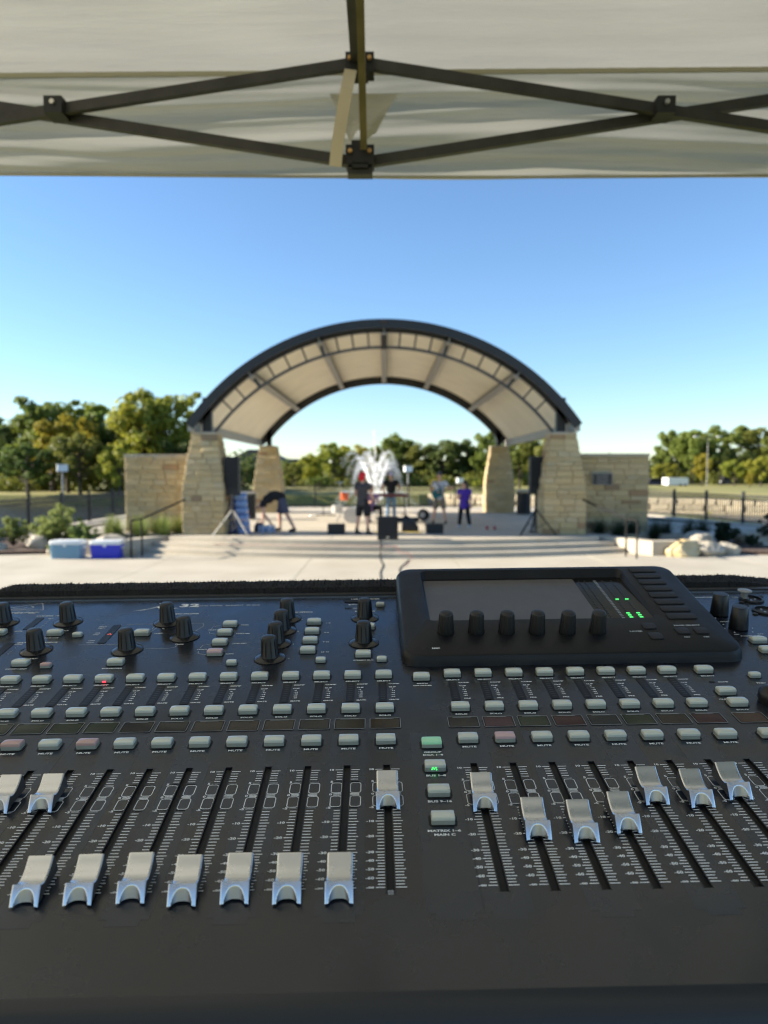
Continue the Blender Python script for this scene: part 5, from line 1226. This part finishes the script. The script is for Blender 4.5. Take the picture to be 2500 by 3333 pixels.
def knob(u, w_, skirt=True, sc_=1.0):
    o = cobj('rotary_knob', KM, KNB, u, w_, .2, con); o.scale = (sc_,) * 3
    obj('grip_ribs', KRIB, KNB, o)
    if skirt: obj('skirt', KSK, SKRT, o); obj('skirt_ring', KRG, KRM, o)
for u, w_ in ((-366.4, 361), (-304.6, 361), (-304.6, 294), (-224.4, 292), (-206.8, 356), (-181.2, 319.5), (-92, 362), (-93.6, 331.5), (-95, 301.5), (-96.2, 270.5), (-16.5, 360.5), (-16.7, 300.5), (-366.4, 294)): knob(u, w_)
# upper-left sections: buttons, meters and print
for u, w_, m_ in ((-357, 333, None), (-303.5, 330, None), (-303.7, 264.6, BTN), (-224.1, 263.6, BTNP if False else None), (-144.2, 345.4, None), (-145.2, 325, None), (-145.1, 302.4, None), (-144.7, 280, BTNP), (-64.7, 348.4, None), (-64.8, 325.2, None), (-64.8, 304, None), (-65, 282.4, None), (-16.8, 272.6, None), (-13.4, 334.5, None), (-222, 327, None)): button('section_button', u, w_, m_)
for u, w_, m_ in ((-280.9, 325, None), (-280.7, 259.6, BTNR), (-126.5, 259.6, None), (-52.4, 262.2, None), (-1.2, 262.4, None), (-.9, 394, None)): button('view_button', u, w_, m_, True)
UM = MB().rings([rrect(7.5 * mm, 30 * mm, .9 * mm, 3, .1 * mm), rrect(7.3 * mm, 29.8 * mm, .9 * mm, 3, .4 * mm)]).mesh('section_meter')
for u, w_, sy in ((-336.8, 358.5, 1.0), (-253.3, 329.7, 1.45), (-335, 293, 1.2)): cobj('section_meter', UM, MTR, u, w_).scale = (1, sy, 1)
b = MB(); b.bar((-1.8 * mm, -1.2 * mm, .5 * mm), (0, 1.2 * mm, .5 * mm), .5 * mm, .1 * mm).bar((0, 1.2 * mm, .5 * mm), (1.8 * mm, -1.2 * mm, .5 * mm), .5 * mm, .1 * mm); cobj('curve_led', b.mesh('curve_led'), mat('led_red_dim', (.5, .08, .06), .5, emit=(1, .15, .1), estr=.5), -252.6, 328.0)
for s, u, w_, sz, xs in (('CONFIG / PREAMP', -325, 378.3, 3.0, 1.5), ('LEVEL', -342, 339.3, 2.1, 1.4), ('CLIP', -326, 371, 1.9, 1.3), ('LOW CUT', -303.5, 321.8, 2.1, 1.3), ('FREQUENCY', -303, 339.0, 2.1, 1.3), ('GATE / DYNAMICS', -312, 311.5, 2.9, 1.5), ('THRESHOLD', -304.5, 276.6, 2.3, 1.35), ('COMP / EXP', -304.3, 256.4, 2.4, 1.35), ('COMP', -327, 308, 2.0, 1.3),
                         ('EQUALIZER', -194, 379, 3.0, 1.5), ('MODE', -208, 329, 2.2, 1.3), ('HCUT', -266, 348, 2.0, 1.3), ('HSHV', -266, 344, 2.0, 1.3), ('VEQ', -265.5, 332, 2.0, 1.3), ('PEQ', -265.5, 328, 2.0, 1.3), ('LSHV', -264, 314, 2.0, 1.3), ('LCUT', -263.5, 309.5, 2.0, 1.3), ('Q', -206.8, 340.5, 2.2, 1.3), ('FREQ', -181.6, 303, 2.3, 1.35), ('GAIN', -224.4, 275, 2.3, 1.35), ('EQUALIZER', -224.5, 254.8, 2.4, 1.35),
                         ('HIGH', -131.0, 347, 2.2, 1.3), ('HIGH 2', -158.5, 335.5, 2.1, 1.3), ('HIGH MID', -128.8, 325.5, 2.2, 1.3), ('LOW MID', -128, 302.8, 2.2, 1.3), ('LOW 2', -158.5, 290.8, 2.1, 1.3), ('LOW', -132.5, 280.4, 2.2, 1.3), ('BUS SENDS', -80, 379, 3.0, 1.5), ('1', -77.5, 359, 2.1, 1.2), ('2', -78.5, 329, 2.1, 1.2), ('3', -79.5, 299.5, 2.1, 1.2), ('4', -80.2, 269.5, 2.1, 1.2),
                         ('1\u20134', -51.6, 348.8, 2.2, 1.3), ('5\u20138', -51.6, 325.6, 2.2, 1.3), ('9\u201312', -50.8, 303.6, 2.2, 1.3), ('13\u201316', -50.3, 281.6, 2.2, 1.3), ('USB RECORDER', -16.5, 415, 3.0, 1.4), ('ACCESS', -24, 388, 2.0, 1.3), ('MAIN BUS', -16.5, 379, 3.0, 1.5), ('M/C LEVEL', -16.5, 341, 2.0, 1.3), ('PAN/BAL', -16.8, 284.3, 2.3, 1.35), ('STEREO BUS', -16.7, 263.6, 2.3, 1.35),
                         ('MONITOR', 336, 406, 3.0, 1.5), ('MONITOR LEVEL', 332, 338, 2.1, 1.3), ('PHONES LEVEL', 333, 303, 2.1, 1.3), ('MIN', 322, 307, 1.9, 1.3), ('MAX', 344, 307, 1.9, 1.3), ('MONO', 335, 281, 2.2, 1.3), ('PREV', 293, 211, 2.4, 1.35), ('TALK A', 372, 405, 2.4, 1.4)): label(s, u, w_, sz, xs)
def polyline(pts, lw=.4, m_=INKD, name='printed_line'):
    b = MB()
    for p, q in zip(pts[:-1], pts[1:]): b.bar((p[0] * mm, p[1] * mm, .12 * mm), (q[0] * mm, q[1] * mm, .12 * mm), lw * mm, .05 * mm)
    return b.build(name, m_, panel)
polyline([(-245, 353), (-222, 353), (-217, 350), (-217, 340)]); polyline([(-272, 305), (-235, 305), (-229, 309), (-226, 318)]); polyline([(-217, 330), (-213, 346), (-207, 353), (-222, 353)]); polyline([(-200, 353), (-172, 353), (-170, 346), (-175, 333)]); polyline([(-209, 294), (-190, 294), (-184, 297), (-183, 301)])
polyline([(-154, 346), (-160, 344), (-161, 339)]); polyline([(-161, 331), (-160, 327), (-153, 325)]); polyline([(-154, 302), (-160, 300), (-161, 294)]); polyline([(-161, 287), (-160, 282), (-153, 280)])
for k in range(5): label('-' + str(6 * (k + 1)), -325.5, 367 - 4.6 * k, 1.6, 1.2, INKD)
for k in range(5): label(str((2, 4, 6, 10, 18)[k]), -326, 304 - 4.2 * k, 1.6, 1.2, INKD)
# maker's badge: triangle with curled mark, script name; series mark
tri = [(-396, 396), (-344.5, 396), (-354, 416)]
polyline(tri + [tri[0]], .7, INKD, 'badge_triangle')
polyline([(-372 + 14 * math.cos(a), 403.5 + 6.2 * math.sin(a)) for a in [R(200 + 15 * k) for k in range(15)]], .8, INKD, 'badge_swirl'); polyline([(-372 + 7 * math.cos(a), 404 + 2.8 * math.sin(a)) for a in [R(150 + 24 * k) for k in range(10)]], .8, INKD, 'badge_swirl')
label('behringer', -369, 388.5, 8.6, 1.35, INKD, .2)
b = MB(); b.add([(p[0] * mm, p[1] * mm, .15 * mm) for p in ((-252, 388.5), (-238, 394), (-226, 404.5), (-222, 409), (-224, 402), (-222, 397.5), (-214, 395.5), (-206, 396), (-214, 394), (-226, 394.5), (-230, 399), (-240, 391.5))], [tuple(range(12))]); b.build('series_swoosh', INK, panel)
b = MB(); b.add([(p[0] * mm, p[1] * mm, .17 * mm) for p in ((-231, 410), (-224, 411), (-212, 396), (-219, 395))], [(0, 1, 2, 3)]); b.build('series_swoosh', INK, panel)
label('32', -197.5, 402.5, 12, 1.7, INK); label('DIGITAL MIXER  40-INPUT  25-BUS', -160, 401.3, 3.4, 1.35, INKD)
cobj('usb_socket', MB().box((0, 0, .4 * mm), (16 * mm, 4.6 * mm, .8 * mm)).mesh('usb_socket'), BLK, -30, 407); b = MB(); b.bar((-4 * mm, 0, 0), (4 * mm, 0, 0), .6 * mm, .1 * mm).cyl((-4 * mm, 0, -.1 * mm), (-4 * mm, 0, .1 * mm), 1.2 * mm).bar((-2 * mm, 0, 0), (1 * mm, 1.8 * mm, 0), .5 * mm, .1 * mm); cobj('usb_mark', b.mesh('usb_mark'), INK, -28.5, 398.5, .2)
cobj('access_led', sheet(rrect(7 * mm, 4 * mm, 1 * mm)).mesh('access_led'), BLK, -33.6, 388, .2)
# right-hand sections
for u, w_ in ((330.1, 357.5), (331, 322)):
    o = cobj('monitor_knob', MB().lathe([(8.0 * mm, .3 * mm), (8.6 * mm, 1 * mm), (8.4 * mm, 4 * mm), (7.0 * mm, 20.5 * mm), (6.4 * mm, 21.3 * mm), (.1 * mm, 21.5 * mm)], 20).mesh('monitor_knob', 32), KNB, u, w_, 0, con)
    for k in range(7): a = R(-140 + 280 * k / 6) + math.pi / 2; cobj('scale_dot', MB().box((0, 0, 0), (1.2 * mm, 1.2 * mm, .1 * mm)).mesh('scale_dot'), INK, u + 13 * math.cos(a), w_ + 13 * math.sin(a), .15)
for u, w_ in ((332, 289.6), (329.5, 269)): button('monitor_button', u, w_)
button('scene_button', 293.2, 222.0, None, True); button('scene_button', 325, 222.0, None, True); label('NEXT', 325, 211, 2.4)
for u, w_ in ((382.5, 397), (379, 364)):
    o = cobj('panel_socket', MB().lathe([(12 * mm, .1 * mm), (12 * mm, 1.6 * mm), (9.6 * mm, 2.0 * mm), (9.2 * mm, -4 * mm), (.1 * mm, -4 * mm)], 28).mesh('panel_socket', 30), KNB, u, w_, 0, con)
    for s in (-1, 1): cobj('socket_screw', MB().lathe([(2.6 * mm, .1 * mm), (2.6 * mm, 1 * mm), (.4 * mm, 1.6 * mm)], 12).mesh('socket_screw', 40), KNB, u + s * 14, w_ + s * 8, 0)
    for q in range(3): obj('contact', MB().cyl((0, 0, -.002), (0, 0, .001), .0011).mesh('contact'), M['alu'], o, (.004 * math.cos(q * 2.1), .004 * math.sin(q * 2.1), 0))
cobj('lamp_connector', MB().lathe([(3.6 * mm, .5 * mm), (3.4 * mm, 7 * mm), (6.8 * mm, 7.6 * mm), (7.0 * mm, 8.6 * mm), (2 * mm, 9.6 * mm)], 20).mesh('lamp_connector', 35), mat('cloudy_plastic', (.5, .5, .47), .3, trans=.4), 377.5, 402, 0, con)
o = cobj('talkback_ball', MB().lathe([(7.6 * mm, 0), (8.4 * mm, 3 * mm), (8.0 * mm, 8 * mm), (5 * mm, 11.5 * mm), (.1 * mm, 12.5 * mm)], 20).mesh('talkback_ball', 40), KNB, 283.5, 182, 0, con)
for j in range(2):
    for i in range(4): button('assign_button', 300 + 27 * i, 135 - 30 * j)
for j in range(3):
    for i in range(2): button('mute_group_button', 372 + 27 * i, 250 - 24 * j)

# ------------------------------------------------------------------ raised screen housing on the console
HU0, HU1, HW0, HW1 = 15.5, 304, 249.5, 425
hs_tilt = math.atan2(22, 172)
hsg = bpy.data.objects.new('screen_housing', None)
FO = Vector((0, 252 * mm, 9 * mm)); 
def fpt(u, t_, h=0):   # point on the sloping face
    c, s = math.cos(hs_tilt), math.sin(hs_tilt); return Vector((u * mm, FO.y + (t_ * c - h * s) * mm, FO.z + (t_ * s + h * c) * mm))
HBM = mat('housing_plastic', (0.0055, 0.0065, 0.009), .46, spec=.35, bump=.04, bscale=1200, rvar=.05, vscale=20, var=.15)
bpy.data.objects.remove(hsg)
def hring(inset, r_, lift, base=False):
    out = []; wd, dp = HU1 - HU0 - 2 * inset, 177 - 2 * inset
    for p in rrect(wd * mm, dp * mm, r_ * mm, 7):
        u = (HU0 + HU1) / 2 + p.x / mm; t_ = 86.5 + p.y / mm - .5
        if base: out.append(Vector((u * mm, 249 * mm + (t_ + 2.5) * .985 * mm, -.001)))
        else: out.append(fpt(u, t_, lift))
    return out
SU0, SU1, ST0, ST1 = 40.5, 250.5, 58.5, 165.0
# face ring with a real opening for the screen
outer = hring(4.6, 13, 0); 
hole = [fpt((SU0 + SU1) / 2 + p.x / mm, (ST0 + ST1) / 2 + p.y / mm, 0) for p in rrect((SU1 - SU0) * mm, (ST1 - ST0) * mm, 7 * mm, 7)]
b = MB(); b.rings([hring(0, 16, 0, True), hring(.2, 16, -5.5), hring(.9, 15.5, -3.4), hring(2.4, 14.5, -1.0), outer]); b.f.pop()
n = len(outer); k0 = len(b.v) - n; b.v += [tuple(p) for p in hole]; b.f += [(k0 + i, k0 + (i + 1) % n, k0 + n + (i + 1) % n, k0 + n + i) for i in range(n)]
# the recess slopes down to the glass
GH = lambda t_: -1.0 - 6.0 * (t_ - 57) / 101
glass_r = [fpt(145.5 + p.x / mm, 108 + p.y / mm, GH(108 + p.y / mm)) for p in rrect(204 * mm, 100 * mm, 4 * mm, 7)]
k1 = len(b.v); b.v += [tuple(p) for p in glass_r]; b.f += [(k0 + n + i, k0 + n + (i + 1) % n, k1 + (i + 1) % n, k1 + i) for i in range(n)]
housing = b.build('screen_housing', HBM, con, 32)
FM = Matrix.Translation(FO) @ Matrix.Rotation(hs_tilt, 4, 'X')
def gobj(name, me, m_, u, t_, dh=0):
    o = obj(name, me, m_, housing); o.matrix_local = FM @ Matrix.Translation((u * mm, t_ * mm, (GH(t_) + dh) * mm)) @ Matrix.Rotation(-math.atan(6 / 101), 4, 'X'); return o
def fobj(name, me, m_, u, t_, h=0, parent=housing):
    o = obj(name, me, m_, parent); o.matrix_local = FM @ Matrix.Translation((u * mm, t_ * mm, h * mm)); return o
gobj('screen_glass', sheet(rrect(205 * mm, 101 * mm, 4 * mm, 4)).mesh('screen_glass'), mat('screen_black_glass', (.006, .006, .007), .12, spec=.5), 145.5, 108, -.2)
gobj('screen_display', sheet(rrect(156 * mm, 95.5 * mm, .5 * mm, 2)).mesh('screen_display'), mat('screen_matte_lcd_haze', (.105, .098, .094), .42, spec=.5, var=.06, vscale=25, rvar=.05), 120, 107, .05)  # base colour raised to stand in for tent haze reflected in the display
b = MB(); bg_ = MB()
for ci, cu in enumerate((203, 209, 219.5, 227.2, 236.6)):
    for k in range(26): (bg_ if ci == 2 else b).box((cu * mm, (-47 + 3.5 * k) * mm, 0), ((1.6 if ci != 2 else 2.8) * mm, 1.0 * mm, .1 * mm))
gobj('meter_bridge', b.mesh('meter_bridge'), mat('meter_bridge_segment', (.035, .037, .042), .4), 0, 108, .15); gobj('meter_bridge_scale', bg_.mesh('meter_bridge_scale'), INKD, 0, 108, .15)
gl_ = MB().box((0, 0, 0), (3.2 * mm, 1.7 * mm, .3 * mm)).mesh('meter_led')
for cu, t_ in ((227.4, 102), (236.8, 102), (227.2, 70.5), (227.2, 66.2), (227.2, 61.8), (236.5, 70.5), (236.5, 66.2), (236.5, 61.8)): gobj('meter_led', gl_, GRN, cu, t_, .3)
EM = MB(); rg = []
for r_, z_ in ((7.4, 0), (7.5, 1.5), (7.2, 3), (6.2, 17.2), (5.7, 18.4)):
    rg.append([Vector(((r_ - .45 * (k % 4 == 0)) * mm * math.cos(2 * math.pi * k / 36), (r_ - .45 * (k % 4 == 0)) * mm * math.sin(2 * math.pi * k / 36), z_ * mm)) for k in range(36)])
EM.rings(rg); EMM = EM.mesh('encoder', 28); ET = MB().lathe([(5.8 * mm, 18.1 * mm), (5.2 * mm, 18.9 * mm), (3.4 * mm, 19.6 * mm), (.1 * mm, 19.9 * mm)], 28).mesh('encoder_top', 40)
for k in range(6):
    o = fobj('screen_encoder', EMM, KNB, 55.4 + 26.5 * k, 38.0 - .7 * k * .8, .0); obj('encoder_top', ET, KTOP, o)
SK = MB().rings([rrect(26.0 * mm, 10.6 * mm, 2.6 * mm, 4, .0), rrect(26.0 * mm, 10.6 * mm, 2.6 * mm, 4, .9 * mm), rrect(25.0 * mm, 9.6 * mm, 2.2 * mm, 4, 1.2 * mm)]).mesh('soft_key', 30); SKW = sheet(rrect(27.6 * mm, 12.2 * mm, 3.2 * mm, 5, .15 * mm)).mesh('key_well')
SKM = mat('soft_key_rubber', (.013, .014, .018), .6)
for k in range(8): fobj('key_well', SKW, BLK, 271.6, 159.3 - 14.25 * k); fobj('soft_key', SK, SKM, 271.6, 159.3 - 14.25 * k)
NK = MB().rings([rrect(11.4 * mm, 11.0 * mm, 2.6 * mm, 4, 0), rrect(11.4 * mm, 11.0 * mm, 2.6 * mm, 4, .9 * mm), rrect(10.4 * mm, 10 * mm, 2.2 * mm, 4, 1.2 * mm)]).mesh('arrow_key', 30); NKW = sheet(rrect(13 * mm, 12.6 * mm, 3.2 * mm, 5, .15 * mm)).mesh('key_well')
AR = sheet([Vector((-1.6 * mm, -1 * mm, 0)), Vector((1.6 * mm, -1 * mm, 0)), Vector((0, 1.5 * mm, 0))]).mesh('arrow_mark')
for u, t_, a in ((235.8, 42.3, 0), (235.5, 25, 180), (261.8, 33.2, 90), (278.2, 33, -90)):
    fobj('key_well', NKW, BLK, u, t_); fobj('arrow_key', NK, SKM, u, t_); o = fobj('arrow_mark', AR, INKD, u, t_, 1.35); o.matrix_local = o.matrix_local @ Matrix.Rotation(R(a), 4, 'Z')
for s, u, t_, sz in (('LAYER', 221.5, 34, 2.9), ('PAGE SELECT', 270, 43.2, 2.9), ('NO', 262, 23, 2.4), ('YES', 278.4, 22.8, 2.4), ('MIC', 44.5, 10.6, 2.9)): fobj('printed_label', text_mesh(s, sz * mm, 1.35), INKD if s != 'MIC' else INK, u, t_, .12)
b = MB()
for k, s in ((-1, 1), (0, 0), (1, -1)):
    for q in range(5): b.box(((33.4 + 4.6 * k + s * .35 * (abs(q - 2) ** 2) * .5) * mm, (8.6 + 1.2 * q) * mm, .1 * mm), (1.4 * mm, 1.3 * mm, .15 * mm))
fobj('mic_slot', b.mesh('mic_slot'), BLK, 0, 0)

# ------------------------------------------------------------------ carpet-lined transport case around the console
case = thing('carpeted_case', 'black carpet-lined case rim behind the mixing console', 'case'); case.matrix_world = MC
CARP = mat('black_carpet', (0.010, 0.010, 0.011), .95, var=.4, vscale=120, bump=1.0, bscale=700)
CU0, CU1, TOPW, TOPH = -402, 425, 452, 14.5
prof_c = [(428, -60), (428, 2.5), (433, 7.5), (446, 9.0), (456, 8.0), (460, 3), (460, -60)]
b = MB(); n = len(prof_c); seg = 220; rgs = []; g_ = np.random.default_rng(3)
for k in range(seg + 1):
    u = CU0 - 30 + (CU1 - CU0 + 60) * k / seg
    drop = 0
    if u < CU0: drop = (CU0 - u) * .34
    if u > CU1 - 35: drop = (u - CU1 + 35) * .12
    base = 2.2 * u / 400
    rgs.append([Vector((u * mm, y_ * mm, (z_ - (drop + base * .0) * (z_ > 0) + (g_.uniform(-.5, .6) if z_ > 7 else 0)) * mm)) for y_, z_ in prof_c])
b.rings(rgs); rim = b.build('rear_rim', CARP, case)
hv = []; hf = []
for k in range(9000):
    q = g_.integers(0, seg); i = g_.integers(1, n - 2); p = Vector(rgs[q][i]).lerp(rgs[q + 1][i], g_.random()).lerp(rgs[q][i + 1], g_.random())
    d = Vector((g_.normal() * .6, g_.normal() * .5, 1.0)).normalized() * (.0012 + .0018 * g_.random()); s_ = Vector((.00022, 0, 0)); m_ = len(hv)
    hv += [p - s_, p + s_, p + d]; hf.append((m_, m_ + 1, m_ + 2))
tag(MB().add(hv, hf).build('carpet_fibres', CARP, case), kind='stuff')
MB().box((.015, .4255, -.012), (.90, .006, .03)).build('rim_binding', mat('binding_grey', (.04, .042, .045), .4), case)
for s, xx in ((-1, LX - .040), (1, RX + .040)): MB().box((xx, .18, -.04), (.026, .52, .10)).build('side_rim', CARP, case)
MB().box((.017, .19, -.072), (.97, .55, .012)).build('case_floor', CARP, case)
b = MB(); pw = [(.27, 1.916), (.80, 1.916), (.80, 2.004), (.27, 1.917)]
b.add([(x_, y_, z_) for x_ in (-.45, .47) for y_, z_ in pw], [(0, 1, 2, 3), (7, 6, 5, 4), (0, 4, 5, 1), (1, 5, 6, 2), (2, 6, 7, 3), (3, 7, 4, 0)])
o = b.build('tilt_base', CARP, case); o.matrix_parent_inverse = MC.inverted()
# dust specks and wiped smears on the console paint
for m_ in (PAN, PAN2, HBM):
    n_ = m_.node_tree; N = n_.nodes; L = n_.links; bs_ = N['Principled BSDF']; tc = N.new('ShaderNodeTexCoord')
    vo = N.new('ShaderNodeTexVoronoi'); vo.inputs['Scale'].default_value = 70; L.new(tc.outputs['Object'], vo.inputs['Vector'])
    nz = N.new('ShaderNodeTexNoise'); nz.inputs['Scale'].default_value = 9; nz.inputs['Detail'].default_value = 7; L.new(tc.outputs['Object'], nz.inputs['Vector'])
    r1 = N.new('ShaderNodeMapRange'); r1.inputs[1].default_value = .028; r1.inputs[2].default_value = .012; L.new(vo.outputs['Distance'], r1.inputs[0])
    r2 = N.new('ShaderNodeMapRange'); r2.inputs[1].default_value = .52; r2.inputs[2].default_value = .75; r2.inputs[4].default_value = .06; L.new(nz.outputs['Fac'], r2.inputs[0])
    wn_ = N.new('ShaderNodeMath'); wn_.operation = 'GREATER_THAN'; wn_.inputs[1].default_value = .72; sepc = N.new('ShaderNodeSeparateColor'); L.new(vo.outputs['Color'], sepc.inputs[0]); L.new(sepc.outputs[0], wn_.inputs[0])
    mu = N.new('ShaderNodeMath'); mu.operation = 'MULTIPLY'; L.new(r1.outputs[0], mu.inputs[0]); L.new(wn_.outputs[0], mu.inputs[1])
    m2 = N.new('ShaderNodeMath'); m2.operation = 'MULTIPLY'; m2.inputs[1].default_value = .3; L.new(mu.outputs[0], m2.inputs[0])
    ad = N.new('ShaderNodeMath'); ad.operation = 'ADD'; L.new(m2.outputs[0], ad.inputs[0]); L.new(r2.outputs[0], ad.inputs[1])
    mx = N.new('ShaderNodeMix'); mx.data_type = 'RGBA'; mx.inputs[7].default_value = (.16, .15, .13, 1)
    src = bs_.inputs['Base Color']
    if src.links: L.new(src.links[0].from_socket, mx.inputs[6])
    else: mx.inputs[6].default_value = src.default_value
    L.new(ad.outputs[0], mx.inputs[0]); L.new(mx.outputs[2], src)
